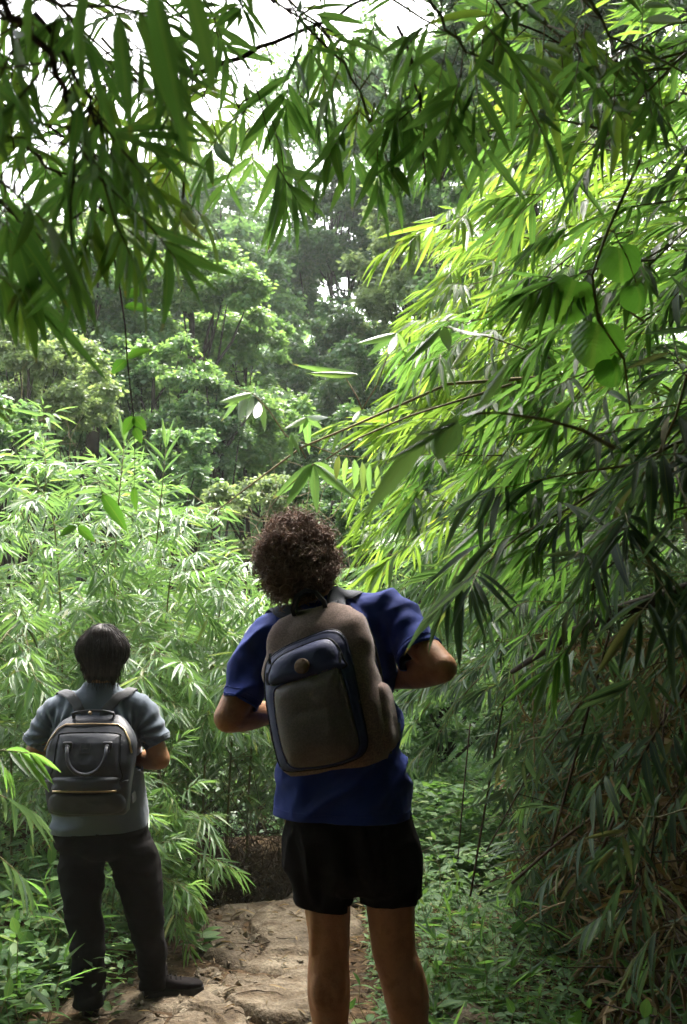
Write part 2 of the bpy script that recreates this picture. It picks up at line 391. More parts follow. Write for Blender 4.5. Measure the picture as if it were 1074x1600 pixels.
def on_plane(px, py, z):
    v = FWD + RGT * ((px - 537.0) / F0) + UPV * ((800.0 - py) / F0)
    return CAM + v * ((z - CAM.z) / v.z)
def slab(outline, ztop, seed, parent, drop=0.16, rough=0.02, tilt=(0, 0)):
    pts = [on_plane(px, py, ztop) for px, py in outline]
    c = sum(pts, Vector()) / len(pts)
    pol = sorted((math.atan2(p.y - c.y, p.x - c.x), math.hypot(p.x - c.x, p.y - c.y)) for p in pts)
    an = np.array([a for a, _ in pol]); rr = np.array([r for _, r in pol])
    an = np.concatenate([an - 2 * math.pi, an, an + 2 * math.pi]); rr = np.tile(rr, 3)
    NA, NR = 150, 46
    v, f = [(c.x, c.y, 0)], []
    for i in range(1, NR + 4):
        t = min(1.0, i / NR)
        for k in range(NA):
            th = -math.pi + 2 * math.pi * k / NA
            r = float(np.interp(th, an, rr)) * (1 + 0.05 * fr(math.cos(th) * 3, math.sin(th) * 3, seed) + 0.015 * fr(math.cos(th) * 14, math.sin(th) * 14, seed))
            x, y = c.x + r * t * math.cos(th), c.y + r * t * math.sin(th)
            e = max(0, t - 0.88) / 0.12
            z = -0.045 * e * e
            if i > NR: z = -0.045 - drop * (i - NR) / 3.0; x += (x - c.x) * 0.012 * (i - NR); y += (y - c.y) * 0.012 * (i - NR)
            v.append((x, y, z))
    out = []
    for x, y, z in v:
        h = fr(x * 2.2, y * 2.2, seed, 5) * rough * 1.6 + fr(x * 9, y * 9, seed + 3, 4) * rough * 0.5 + fr(x * 30, y * 30, seed + 3, 3) * .003
        wx, wy = x + .10 * noise.noise(Vector((x * 3, y * 3, seed))), y + .10 * noise.noise(Vector((x * 3, y * 3, seed + 20)))
        ds, ps = noise.voronoi(Vector((wx * 2.1, wy * 1.5, seed)))
        h += rough * 1.7 * (noise.cell(ps[0] * 7.3) - .3) + rough * .8 * (ps[0].x - wx * 2.1)
        h -= 0.020 * max(0, 1 - (ds[1] - ds[0]) / 0.07)
        d2, _ = noise.voronoi(Vector((wx * 6.5, wy * 4.5, seed + 2)))
        h -= 0.006 * max(0, 1 - (d2[1] - d2[0]) / 0.10) * max(0, noise.noise(Vector((x * 2, y * 2, 3))) + .2)
        out.append((x, y, ztop + z + h + tilt[0] * (x - c.x) + tilt[1] * (y - c.y)))
    for k in range(NA): f.append((0, 1 + k, 1 + (k + 1) % NA))
    for i in range(NR + 2):
        for k in range(NA):
            q = 1 + i * NA
            f.append((q + k, q + NA + k, q + NA + (k + 1) % NA, q + (k + 1) % NA))
    me = bpy.data.meshes.new('rock_slab'); me.from_pydata(out, [], f); smooth(me)
    return link('rock_slab', me, M['rock'], parent)
path = bpy.data.objects.new('path', None); COL.objects.link(path); tag(path, kind='structure')
slab([(312, 1450), (340, 1408), (400, 1397), (470, 1393), (520, 1402), (530, 1470), (500, 1500), (420, 1512), (360, 1503), (318, 1485)], -0.130, 1.0, path, rough=0.016)
slab([(356, 1510), (430, 1518), (500, 1503), (530, 1560), (450, 1592), (392, 1580), (352, 1545)], -0.135, 5.0, path, rough=0.022)
slab([(95, 1575), (135, 1535), (200, 1522), (285, 1512), (340, 1518), (378, 1540), (386, 1580), (360, 1640), (290, 1680), (80, 1680)], -0.135, 9.0, path, rough=0.012)
slab([(392, 1592), (455, 1598), (540, 1570), (600, 1640), (560, 1760), (400, 1760), (340, 1690)], -0.04, 13.0, path, rough=0.02, tilt=(0.0, -0.12))
slab([(540, 1690), (640, 1660), (740, 1690), (760, 1800), (650, 1850), (500, 1800)], 0.135, 17.0, path, rough=0.008, drop=0.25)

from mathutils.bvhtree import BVHTree
SLABS = [BVHTree.FromPolygons([v.co.copy() for v in o.data.vertices], [list(p.vertices) for p in o.data.polygons]) for o in path.children]
def surf(x, y):
    z = g(x, y)
    for b_ in SLABS:
        h = b_.ray_cast(Vector((x, y, 3)), Vector((0, 0, -1)))
        if h[0] is not None: z = max(z, h[0].z)
    return z
def rock(x, y, s, seed, label, group=None, flat=0.6, mat='rock2', rot=0):
    bm = bmesh.new(); bmesh.ops.create_icosphere(bm, subdivisions=4, radius=1.0)
    for v in bm.verts:
        d = v.co.normalized()
        k = 1 + 0.32 * noise.noise(d * 1.3 + Vector((seed, 0, 0))) + 0.14 * fr(d.x * 3, d.y * 3, d.z * 3 + seed)
        cell = noise.cell(d * 2.2 + Vector((seed, seed, 0)))
        v.co = Vector((d.x * s[0], d.y * s[1], d.z * s[2])) * (k + 0.10 * cell)
    me = bpy.data.meshes.new('rock'); bm.to_mesh(me); bm.free(); smooth(me)
    o = link('rock', me, M[mat]); o.location = (x, y, g(x, y) + s[2] * 0.25); o.rotation_euler = (0, 0, rot)
    return tag(o, label, 'rock', group)
def rock_px(px, py, z, s, seed, label, group=None, **kw):
    p = on_plane(px, py, z); return rock(p.x, p.y, s, seed, label, group, **kw)
rock_px(350, 1552, -0.13, (0.075, 0.05, 0.05), 2.0, 'dark angular stone wedged between the path slabs right of the pointing shoe', rot=0.6)
rock_px(328, 1512, -0.13, (0.07, 0.05, 0.035), 3.0, 'small pale stone at the edge of the path behind the black shoe', mat='rock')
rock_px(432, 1498, -0.13, (0.07, 0.03, 0.035), 4.0, 'small dark ridge of stone sticking out of the middle of the path', rot=-0.4)
rock_px(744, 1545, 0.02, (0.15, 0.12, 0.09), 6.0, 'rounded brown stone in the leaf litter at the lower right of the path')
rock_px(700, 1570, 0.02, (0.10, 0.09, 0.06), 7.0, 'mossy small stone beside the calf of the man in shorts')
rock_px(815, 1580, 0.1, (0.13, 0.1, 0.07), 8.0, 'half buried stone under the weeds at the lower right')

def grit(n, f, seed, label):
    lr = random.Random(seed); mb = MB()
    for i in range(n):
        x, y = f(lr); s = .004 + .018 * lr.random() ** 3; c = Vector((x, y, g(x, y) + .02 + s * .3))
        a, b_, c_ = Vector((s, 0, 0)), Vector((0, s * lr.uniform(.6, 1), 0)), Vector((0, 0, s * .6)); b0 = len(mb.v)
        mb.v += [c + v + rv0(lr, s * .25) for v in (a, b_, -a, -b_, c_, -c_)]
        mb.f += [tuple(b0 + k for k in f_) for f_ in ((0, 1, 4), (1, 2, 4), (2, 3, 4), (3, 0, 4), (1, 0, 5), (2, 1, 5), (3, 2, 5), (0, 3, 5))]
    o = mb.build('gravel', M['rock2'], None, sm=False); tag(o, label, 'gravel', None, 'stuff')
def rv0(lr, s): return Vector((lr.gauss(0, s), lr.gauss(0, s), lr.gauss(0, s)))
grit(1500, lambda r: (r.gauss(-.45, .42), r.uniform(3.0, 6.4)), 77, 'grit and small stones scattered over the stone path')
grit(900, lambda r: (r.gauss(.6, .35), r.uniform(2.9, 4.8)), 78, 'grit and small stones in the soil beside the bare legs')
# ------------------------------------------------------------------ leaves
def leaf_template(kind, bend=0.12, fold=0.22, twist=0.0):
    if kind == 'bamboo': prof = [(0, .05), (.05, .30), (.18, .82), (.38, 1.0), (.62, .80), (.84, .40), (1.0, .0)]
    elif kind == 'ovate': prof = [(0, .06), (.10, .55), (.30, 1.0), (.55, .92), (.80, .48), (1.0, .0)]
    elif kind == 'heart': prof = None
    v, uv, f = [], [], []
    if prof:
        for t, w in prof:
            z0 = -bend * t * t
            tw = twist * t
            if w == 0:
                v.append((0, t, z0)); uv.append((.5, t)); continue
            for s in (-1, 0, 1):
                x = s * .5 * w; z = abs(s) * w * fold * .1 + z0
                v.append((x * math.cos(tw), t, z + x * math.sin(tw) * .1)); uv.append((.5 + s * .5, t))
        n = len(prof)
        for i in range(n - 2):
            q = 3 * i
            f += [(q, q + 1, q + 4, q + 3), (q + 1, q + 2, q + 5, q + 4)]
        q = 3 * (n - 2); f += [(q, q + 1, q + 3), (q + 1, q + 2, q + 3)]
    else:
        v = [(0, 0, 0)]; uv = [(.5, .1)]
        K = 22
        for ring, rr in ((1, .45), (2, 1.0)):
            for k in range(K):
                a = 2 * math.pi * k / K
                s = math.sin(a); c = math.cos(a)
                r = .5 * (1 - .52 * max(0, math.cos(a)) ** 6 + .14 * max(0, -math.cos(a)) ** 8)
                x, y = s * r * 1.05, .36 - c * r
                y = y if True else 0
                X, Y = x * rr, .30 + (y - .30) * rr
                v.append((X, Y, -bend * (X * X * 2 + (Y - .2) ** 2 * rr) + .02 * math.sin(5 * a) * rr)); uv.append((.5 + X * .9, .12 + Y * .8))
        v[0] = (0, .30, 0)
        for k in range(K):
            f.append((0, 1 + (k + 1) % K, 1 + k)); f.append((1 + k, 1 + (k + 1) % K, 1 + K + (k + 1) % K, 1 + K + k))
    return v, uv, f
def make_leaf_mesh(name, tmpl, mat):
    v, uv, f = tmpl
    me = bpy.data.meshes.new(name); me.from_pydata(v, [], f); smooth(me)
    l = me.uv_layers.new(name='UVMap')
    l.data.foreach_set('uv', [c for p in me.polygons for i in p.vertices for c in uv[i]])
    me.materials.append(mat); return me
TB = [leaf_template('bamboo', b, fo, tw) for b, fo, tw in ((.03, .5, 0), (.10, .4, .3), (.18, .5, -.3), (.28, .4, .2), (-.04, .6, .15), (.14, .3, .6))]
TO = [leaf_template('ovate', b, fo) for b, fo in ((.10, .5), (.22, .4), (.32, .6), (.05, .7))]
TH = [leaf_template('heart', b) for b in (.35, .7)]
LEAF = {k: [make_leaf_mesh('leaf', t, M[k]) for t in TB] for k in ('bamboo', 'bamboo_dark', 'bamboo_pale', 'bamboo_shade', 'litter')}
LEAF['herb'] = [make_leaf_mesh('leaf', t, M['herb']) for t in TO]
LEAF['bigleaf'] = [make_leaf_mesh('leaf', t, M['bigleaf']) for t in TH]
LEAF['ovate_big'] = [make_leaf_mesh('leaf', t, M['bigleaf']) for t in TO]
CHEAP = ([(0, 0, 0), (-.5, .38, .04), (0, .42, -.02), (.5, .38, .04), (0, 1, -.12)], [(.5, 0), (0, .4), (.5, .4), (1, .4), (.5, .88)], [(0, 2, 1), (0, 3, 2), (1, 2, 4), (2, 3, 4)])
DIAM = ([(0, 0, 0), (-.5, .45, .05), (.5, .45, .05), (0, 1, -.1)], [(.5, 0), (0, .5), (1, .5), (.5, .88)], [(0, 2, 1), (1, 2, 3)])

def frames(d, n):
    d = d / np.linalg.norm(d, axis=1, keepdims=True)
    s = np.cross(d, n); l = np.linalg.norm(s, axis=1, keepdims=True)
    bad = (l[:, 0] < 1e-4); s[bad] = np.cross(d[bad], np.array([[0.3, 0.9, 0.2]])); l = np.linalg.norm(s, axis=1, keepdims=True)
    s /= l; n = np.cross(s, d)
    return s, d, n
def joined_leaves(name, pos, d, n, L, Wd, mat, parent=None, tmpl=CHEAP, kind='stuff'):
    tv, tuv, tf = tmpl
    tv = np.array(tv, float)
    s, d, n = frames(np.asarray(d, float), np.asarray(n, float))
    pos = np.asarray(pos, float); L = np.asarray(L, float); Wd = np.asarray(Wd, float)
    V = (pos[:, None, :] + s[:, None, :] * (tv[None, :, 0:1] * Wd[:, None, None]) + d[:, None, :] * (tv[None, :, 1:2] * L[:, None, None]) + n[:, None, :] * (tv[None, :, 2:3] * L[:, None, None]))
    K, nv = V.shape[0], V.shape[1]
    if parent is not None: V = V - np.array(world_loc(parent))[None, None, :]
    me = bpy.data.meshes.new(name)
    sizes = [len(f) for f in tf]; flat = np.array([i for f in tf for i in f])
    me.vertices.add(K * nv); me.vertices.foreach_set('co', V.reshape(-1))
    li = (flat[None, :] + np.arange(K)[:, None] * nv).reshape(-1)
    me.loops.add(len(li)); me.loops.foreach_set('vertex_index', li.astype(np.int32))
    st = np.concatenate([[0], np.cumsum(sizes)[:-1]])
    stt = (st[None, :] + np.arange(K)[:, None] * len(flat)).reshape(-1)
    me.polygons.add(len(stt)); me.polygons.foreach_set('loop_start', stt.astype(np.int32))
    l = me.uv_layers.new(name='UVMap')
    l.data.foreach_set('uv', np.tile(np.array(tuv, float)[flat], (K, 1)).reshape(-1))
    me.update(calc_edges=True); me.validate()
    smooth(me)
    o = bpy.data.objects.new(name, me); COL.objects.link(o); me.materials.append(mat)
    if parent is not None: o.parent = parent
    if kind: o['kind'] = kind
    return o
class Leaves:                            # leaves of one plant
    def __init__(s): s.a = []
    def add(s, p, d, n, L, Wd): s.a.append((Vector(p), Vector(d), Vector(n), L, Wd))
    def emit(s, parent, key, cap=200, lr=rng, minpx=9.0, fill='foliage', fillmat=None, name='leaf'):
        base = world_loc(parent)
        sc = []
        for i, (p, d, n, L, Wd) in enumerate(s.a):
            x, y, z = proj(p)
            vis = (-40 < x < 1114 and -40 < y < 1640 and z > 0.2)
            sc.append((L / max(z, .2) * F0 if vis else 0.0, i))
        sc.sort(reverse=True)
        pick = [i for q, i in sc[:cap] if q >= minpx]
        ms = LEAF[key]
        for i in pick:
            p, d, n, L, Wd = s.a[i]
            d = d.normalized(); sd_ = d.cross(n)
            sd_ = sd_.normalized() if sd_.length > 1e-5 else d.orthogonal().normalized()
            n2 = sd_.cross(d)
            o = bpy.data.objects.new(name, ms[lr.randrange(len(ms))]); COL.objects.link(o)
            o.parent = parent; o.location = p - base
            o.rotation_mode = 'QUATERNION'
            o.rotation_quaternion = Matrix((sd_, d, n2)).transposed().to_quaternion()
            o.scale = (Wd, L, L)
        ps = set(pick); rest = [s.a[i] for i in range(len(s.a)) if i not in ps]
        if rest:
            joined_leaves(fill, [r[0][:] for r in rest], [r[1][:] for r in rest], [r[2][:] for r in rest], [r[3] for r in rest], [r[4] for r in rest],
                          ms[0].materials[0] if fillmat is None else fillmat, parent)

def rv(lr, s=1.0): return Vector((lr.gauss(0, s), lr.gauss(0, s), lr.gauss(0, s)))
def spray(lr, LV, tw, p, d, n, L, droop=.5, wid=.115, flat=.35, twig_r=.0012, fan=1.0, lb=None):
    """a bamboo twig end: n leaves alternate along it and fan out"""
    d = d.normalized()
    up = ZU - d * d.z
    up = up.normalized() if up.length > .15 else d.orthogonal().normalized()
    up = (up + rv(lr, flat)).normalized()
    side = d.cross(up).normalized()
    pts = [p.copy()]; q = p.copy(); dd = d.copy()
    for i in range(n):
        q = q + dd * (L * .105); dd = (dd + Vector((0, 0, -.06 * droop))).normalized(); pts.append(q.copy())
    if tw is not None: tw.tube(pts, [twig_r * (1.6 - i / len(pts)) for i in range(len(pts))], 4, cap=False)
    for i in range(n):
        t = i / max(1, n - 1)
        a = R((62 - 38 * t) * fan + lr.uniform(-12, 12)) * (1 if i % 2 else -1)
        if i == n - 1: a = R(lr.uniform(-12, 12))
        ld = dd * math.cos(a) + side * math.sin(a) + Vector((0, 0, -droop * lr.uniform(.4, 1.3)))
        if lb is not None: ld = ld + lb
        ld.normalize()
        nn = (up + rv(lr, .22)); nn = nn - ld * nn.dot(ld)
        l = L * (.62 + .5 * math.sin(math.pi * min(1, .25 + t * .7))) * lr.uniform(.75, 1.15)
        LV.add(pts[i + 1], ld, nn, l, l * wid * lr.uniform(.85, 1.2))
def bez(p0, p1, p2, p3, n):
    out = []
    for i in range(n + 1):
        t = i / n; u = 1 - t
        out.append(p0 * u ** 3 + p1 * 3 * u * u * t + p2 * 3 * u * t * t + p3 * t ** 3)
    return out
def cane(label, pts, r0, key, nbr, brlen, leafL, t0=.3, bias=(0, 0, 0), droop=.55, group=None, seed=0, cap=200, nl=(5, 8), spread=1.0, name='bamboo_cane', cat='bamboo', biasw=.8, gap=.11, minpx=9.0, fan=1.0, lb=None, wid=.115, zmin=None):
    lr = random.Random(seed)
    base = pts[0].copy()
    root = empty(name, base, label, cat, group)
    cu = MB(); n = len(pts)
    rad = [r0 * (1 - .82 * i / (n - 1)) for i in range(n)]
    cu.tube(pts, rad, 7)
    seg = [0.0]
    for i in range(1, n): seg.append(seg[-1] + (pts[i] - pts[i - 1]).length)
    def at(t):
        s = t * seg[-1]; i = int(np.searchsorted(seg, s)); i = min(max(i, 1), n - 1)
        w = (s - seg[i - 1]) / max(1e-6, seg[i] - seg[i - 1]); return pts[i - 1].lerp(pts[i], w), (pts[i] - pts[i - 1]).normalized(), rad[i]
    s = .25
    while s < seg[-1]:                                   # swollen nodes
        p, tg, r = at(s / seg[-1]); cu.tube([p - tg * .006, p, p + tg * .006], [r * .9, r * 1.35, r * .9], 7); s += .22 + .1 * (s / seg[-1])
    LV, tw = Leaves(), MB()
    B_ = Vector(bias)
    for k in range(nbr):
        t = t0 + (1 - t0) * ((k + lr.random()) / nbr)
        p, tg, r = at(min(t, .995))
        d = (tg * .55 + rv(lr, .55 * spread) + B_ * biasw).normalized()
        ln = brlen * lr.uniform(.55, 1.25) * (1.1 - .45 * t)
        m = max(3, int(ln / gap)); q = p.copy(); bp = [q.copy()]; dd = d.copy()
        for j in range(m):
            dd = (dd + Vector((0, 0, -.13 * droop)) + rv(lr, .09)).normalized(); q = q + dd * (ln / m); bp.append(q.copy())
            if j >= 1 or lr.random() < .4:
                sd_ = dd.cross(ZU); sd_ = (sd_.normalized() if sd_.length > .1 else dd.orthogonal()) * (1 if j % 2 else -1)
                spray(lr, LV, tw, q, (dd * .75 + sd_ * .7 + rv(lr, .25) + B_ * .35).normalized(), lr.randint(*nl), leafL * lr.uniform(.8, 1.15), droop, wid, fan=fan, lb=lb)
        spray(lr, LV, tw, q, dd, lr.randint(*nl) + 1, leafL * 1.1, droop, wid, fan=fan, lb=lb)
        tw.tube(bp, [max(.0014, r0 * .28 * (1 - .7 * j / m)) for j in range(m + 1)], 4, cap=False)
    p, tg, r = at(.995); spray(lr, LV, tw, p, tg, 7, leafL, droop, wid, fan=fan, lb=lb)
    cu.build('culm', M['culm'], root); tag(tw.build('twigs', M['twig'], root), kind='stuff')
    if zmin: LV.a = [q for q in LV.a if q[0].z > zmin(q[0]) or lr.random() < .04]
    LV.emit(root, key, cap, lr, minpx)
    return root

# ------------------------------------------------------------------ trees across the valley
def crown_leaves(lr, clumps, n, L, up=.7):
    """leaf positions spread in shells of many small clumps"""
    C = np.array([c[0][:] for c in clumps]); Rr = np.array([c[1] for c in clumps])
    w = Rr ** 2; w = w / w.sum()
    g_ = np.random.default_rng(lr.randrange(10 ** 6))
    idx = g_.choice(len(clumps), n, p=w)
    v = g_.normal(size=(n, 3)); v /= np.linalg.norm(v, axis=1, keepdims=True)
    v[:, 2] = np.where(v[:, 2] < 0, v[:, 2] * .55, v[:, 2] * .8)
    rad = Rr[idx] * np.minimum(np.abs(g_.normal(.62, .38, n)), 1.7)
    pos = C[idx] + v * rad[:, None]
    d = g_.normal(size=(n, 3)); d[:, 2] = d[:, 2] * .45 - .35; d += v * .6
    nn = g_.normal(size=(n, 3)) * .55 + np.array([0, 0, up]) + v * .5
    ll = L * g_.uniform(.7, 1.35, n)
    return pos, d, nn, ll
def tree(label, px, py, d, rx, rz, mat, n, L, seed, name='tree', cat='tree', group=None, ncl=26, csz=.30, trunk=None, lean=0.0, ry=None, limbs=True, sky=0.0, asp=.55):
    lr = random.Random(seed)
    c = P(px, py, d); s = d / F0
    RX, RZ = rx * s, rz * s; RY = ry * s if ry else RX * .8
    bx, by = c.x + lean * RX, c.y
    gz_ = g(bx, by, False)
    base = Vector((bx, by, gz_ - .1))
    root = empty(name, base, label, cat, group)
    clumps = []
    boughs = []
    for k in range(max(7, ncl // 4)):
        v = Vector((lr.gauss(0, 1), lr.gauss(0, 1), lr.gauss(0, 1))).normalized() * (lr.uniform(.25, 1.0) ** .5)
        boughs.append(c + Vector((v.x * RX, v.y * RY, v.z * RZ)))
    for k in range(ncl * 2):
        bg_ = boughs[k % len(boughs)]; s2 = csz * min(RX, RZ)
        q = Vector((lr.gauss(0, 1.0), lr.gauss(0, 1.0), lr.gauss(0, .55))) * s2
        clumps.append((bg_ + q, s2 * lr.uniform(.28, .85)))
    tk = MB(); tr0 = .7 * trunk if trunk else max(.05, .028 * RZ)
    top = c + Vector((0, 0, RZ * .45))
    tp = [base, base.lerp(c, .35) + rv(lr, .04 * RX), base.lerp(c, .7) + rv(lr, .05 * RX), c.copy(), top]
    tk.tube(tp, [tr0 * 1.25, tr0, tr0 * .8, tr0 * .55, tr0 * .15], 8); tk.build('trunk', M['bark'], root)
    if limbs:
        lb = MB()
        for cc, cr in clumps[:18]:
            p0 = base.lerp(c, lr.uniform(.55, 1.0)) if cc.z > c.z - RZ * .4 else base.lerp(c, lr.uniform(.3, .7))
            m = p0.lerp(cc, .5) + rv(lr, .08 * RX) + Vector((0, 0, .06 * RZ))
            lb.tube([p0, m, cc, cc + (cc - m) * .25], [tr0 * .42, tr0 * .26, tr0 * .12, tr0 * .04], 5)
        lb.build('limbs', M['bark'], root)
    p, dd, nn, ll = crown_leaves(lr, clumps, n, L)
    joined_leaves('crown', p, dd, nn, ll, ll * asp, M[mat], root, DIAM)
    return root
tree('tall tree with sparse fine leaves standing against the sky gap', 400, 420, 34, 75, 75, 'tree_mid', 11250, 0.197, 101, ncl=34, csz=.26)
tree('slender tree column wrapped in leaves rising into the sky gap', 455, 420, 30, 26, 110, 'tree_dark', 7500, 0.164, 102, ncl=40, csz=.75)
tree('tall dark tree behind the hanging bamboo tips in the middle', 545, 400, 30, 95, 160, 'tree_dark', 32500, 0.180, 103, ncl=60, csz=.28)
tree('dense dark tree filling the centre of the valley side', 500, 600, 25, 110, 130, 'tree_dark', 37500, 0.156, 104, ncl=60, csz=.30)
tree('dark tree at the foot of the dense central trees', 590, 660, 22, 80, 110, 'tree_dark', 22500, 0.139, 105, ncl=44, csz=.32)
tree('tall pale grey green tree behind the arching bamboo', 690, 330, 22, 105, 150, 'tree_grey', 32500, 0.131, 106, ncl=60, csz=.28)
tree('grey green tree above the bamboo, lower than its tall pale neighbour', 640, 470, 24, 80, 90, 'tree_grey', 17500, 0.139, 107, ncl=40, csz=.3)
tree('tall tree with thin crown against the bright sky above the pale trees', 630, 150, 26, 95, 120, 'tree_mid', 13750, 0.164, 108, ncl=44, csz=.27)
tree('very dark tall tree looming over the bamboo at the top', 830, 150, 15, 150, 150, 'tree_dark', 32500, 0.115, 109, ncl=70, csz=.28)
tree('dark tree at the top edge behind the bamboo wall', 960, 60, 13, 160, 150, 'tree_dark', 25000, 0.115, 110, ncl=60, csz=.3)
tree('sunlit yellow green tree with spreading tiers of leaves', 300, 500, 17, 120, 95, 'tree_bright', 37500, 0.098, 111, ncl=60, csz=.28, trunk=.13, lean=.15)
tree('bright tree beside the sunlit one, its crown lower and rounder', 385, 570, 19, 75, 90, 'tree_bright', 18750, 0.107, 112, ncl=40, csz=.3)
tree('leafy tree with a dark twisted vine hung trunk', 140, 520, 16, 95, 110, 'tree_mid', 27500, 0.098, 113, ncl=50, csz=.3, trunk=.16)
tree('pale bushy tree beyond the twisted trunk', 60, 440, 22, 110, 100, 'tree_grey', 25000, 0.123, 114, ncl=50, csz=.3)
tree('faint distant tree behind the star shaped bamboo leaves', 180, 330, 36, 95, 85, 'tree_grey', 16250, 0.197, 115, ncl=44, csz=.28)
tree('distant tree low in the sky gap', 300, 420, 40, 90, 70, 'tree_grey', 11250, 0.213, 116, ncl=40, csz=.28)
tree('grey green bush full of bare twigs', 45, 600, 13, 110, 90, 'tree_grey', 22500, 0.074, 117, name='bush', cat='bush', ncl=50, csz=.28, trunk=.05)
tree('dark bush below the twisted trunk', 170, 640, 15, 90, 75, 'tree_mid', 22500, 0.082, 118, name='bush', cat='bush', ncl=40, csz=.32)
tree('trunk stump smothered in glossy climbing leaves', 338, 665, 14, 34, 75, 'tree_dark', 11250, 0.070, 119, ncl=40, csz=.7, trunk=.12)
tree('rounded bush at the foot of the leaf covered stump', 300, 700, 14, 70, 55, 'tree_mid', 17500, 0.074, 120, name='bush', cat='bush', ncl=34, csz=.32)
tree('dark bush in the valley bottom behind the arching stem', 430, 680, 18, 90, 95, 'tree_dark', 22500, 0.098, 121, name='bush', cat='bush', ncl=40, csz=.32)
tree('small leaved pale bush just behind the curly hair', 520, 800, 11.5, 80, 75, 'tree_mid', 20000, 0.057, 122, name='bush', cat='bush', ncl=44, csz=.3)
tree('dark green bush in the gap beside the bamboo wall', 590, 810, 13, 75, 85, 'tree_dark', 20000, 0.070, 123, name='bush', cat='bush', ncl=44, csz=.3)
tree('low bush with dry stems beside the bamboo clump', 415, 800, 11, 65, 65, 'tree_grey', 12500, 0.057, 124, name='bush', cat='bush', ncl=36, csz=.3)
tree('shaded bush deep under the arching bamboo', 660, 720, 15, 95, 110, 'tree_dark', 20000, 0.090, 125, name='bush', cat='bush', ncl=44, csz=.3)
tree('tree hidden behind the bamboo wall, seen through its gaps', 800, 500, 18, 140, 200, 'tree_mid', 27500, 0.123, 126, ncl=60, csz=.3)
tree('bush behind the feathery top of the bamboo clump', 230, 760, 12, 130, 70, 'tree_mid', 20000, 0.074, 127, name='bush', cat='bush', ncl=44, csz=.3)
tree('bush at the edge of the picture behind the bamboo clump', 20, 720, 11, 100, 80, 'tree_mid', 17500, 0.066, 128, name='bush', cat='bush', ncl=44, csz=.3)
tree('tall tree over the bare twig bush', -60, 380, 20, 120, 150, 'tree_mid', 20000, 0.123, 129, ncl=44, csz=.3)
def far_wood(n, seed):
    lr = random.Random(seed); a = [[], [], [], [], []]
    cl_ = []
    for i in range(220):
        x, y = lr.uniform(-34, 34), lr.uniform(38, 66); cl_.append((x, y, g(x, y, False) + lr.uniform(.5, 6.5), lr.uniform(1.2, 2.6)))
    for i in range(n):
        c = cl_[lr.randrange(220)]; v = rv(lr).normalized() * c[3] * lr.uniform(.5, 1)
        a[0].append((c[0] + v.x, c[1] + v.y, c[2] + v.z)); a[1].append((v + rv(lr, .8))[:]); a[2].append((rv(lr, .5) + ZU * .7 + v * .3)[:]); l = .42 * lr.uniform(.6, 1.3); a[3].append(l); a[4].append(l * .6)
    o = joined_leaves('far_wood', *a, M['tree_mid'], None, DIAM); o['label'] = 'far wood covering the hillside behind the trees'; o['category'] = 'wood'
far_wood(60000, 130)
def valley_side(n, seed):
    lr = random.Random(seed); a = [[], [], [], [], []]; cl_ = []
    for i in range(620):
        y = lr.uniform(13, 38); x = lr.uniform(-.42, .30) * y; cl_.append((x, y, g(x, y, False) + lr.uniform(.2, 1.5 + .20 * y), lr.uniform(.35, .9) * (.6 + y / 40)))
    for i in range(n):
        c = cl_[lr.randrange(620)]; v = rv(lr).normalized() * c[3] * min(1.6, abs(lr.gauss(.7, .4)))
        a[0].append((c[0] + v.x * 1.3, c[1] + v.y, c[2] + v.z * .8)); a[1].append((v + rv(lr, .8))[:]); a[2].append((rv(lr, .5) + ZU * .7 + v * .3)[:]); l = (.05 + .0045 * c[1]) * lr.uniform(.6, 1.3); a[3].append(l); a[4].append(l * .6)
    o = joined_leaves('undergrowth', *a, M['tree_mid'], None, DIAM); o['label'] = 'tangled undergrowth covering the valley side below the trees'; o['category'] = 'undergrowth'
valley_side(140000, 133)
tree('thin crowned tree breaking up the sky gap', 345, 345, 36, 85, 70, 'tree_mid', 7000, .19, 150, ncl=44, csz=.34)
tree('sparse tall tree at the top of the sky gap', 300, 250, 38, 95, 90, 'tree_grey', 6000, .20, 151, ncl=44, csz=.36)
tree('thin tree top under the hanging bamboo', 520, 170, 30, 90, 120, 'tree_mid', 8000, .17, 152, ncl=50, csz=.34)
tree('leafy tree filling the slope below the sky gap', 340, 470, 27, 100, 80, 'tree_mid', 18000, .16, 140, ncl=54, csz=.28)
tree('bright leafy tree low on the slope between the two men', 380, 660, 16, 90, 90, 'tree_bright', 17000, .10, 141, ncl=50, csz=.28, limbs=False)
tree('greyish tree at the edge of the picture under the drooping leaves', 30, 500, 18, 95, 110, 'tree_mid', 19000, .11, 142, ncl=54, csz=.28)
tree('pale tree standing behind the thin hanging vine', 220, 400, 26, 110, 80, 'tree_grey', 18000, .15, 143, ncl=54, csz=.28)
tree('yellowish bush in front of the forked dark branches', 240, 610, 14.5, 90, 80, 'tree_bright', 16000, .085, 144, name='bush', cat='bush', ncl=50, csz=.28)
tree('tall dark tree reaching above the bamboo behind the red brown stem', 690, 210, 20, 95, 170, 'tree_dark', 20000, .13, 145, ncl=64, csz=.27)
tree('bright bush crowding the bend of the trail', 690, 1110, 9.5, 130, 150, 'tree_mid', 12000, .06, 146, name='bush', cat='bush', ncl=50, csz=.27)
tree('dark bush behind the dead stalks', 830, 1060, 8.5, 120, 150, 'tree_dark', 11000, .06, 147, name='bush', cat='bush', ncl=60, csz=.27)
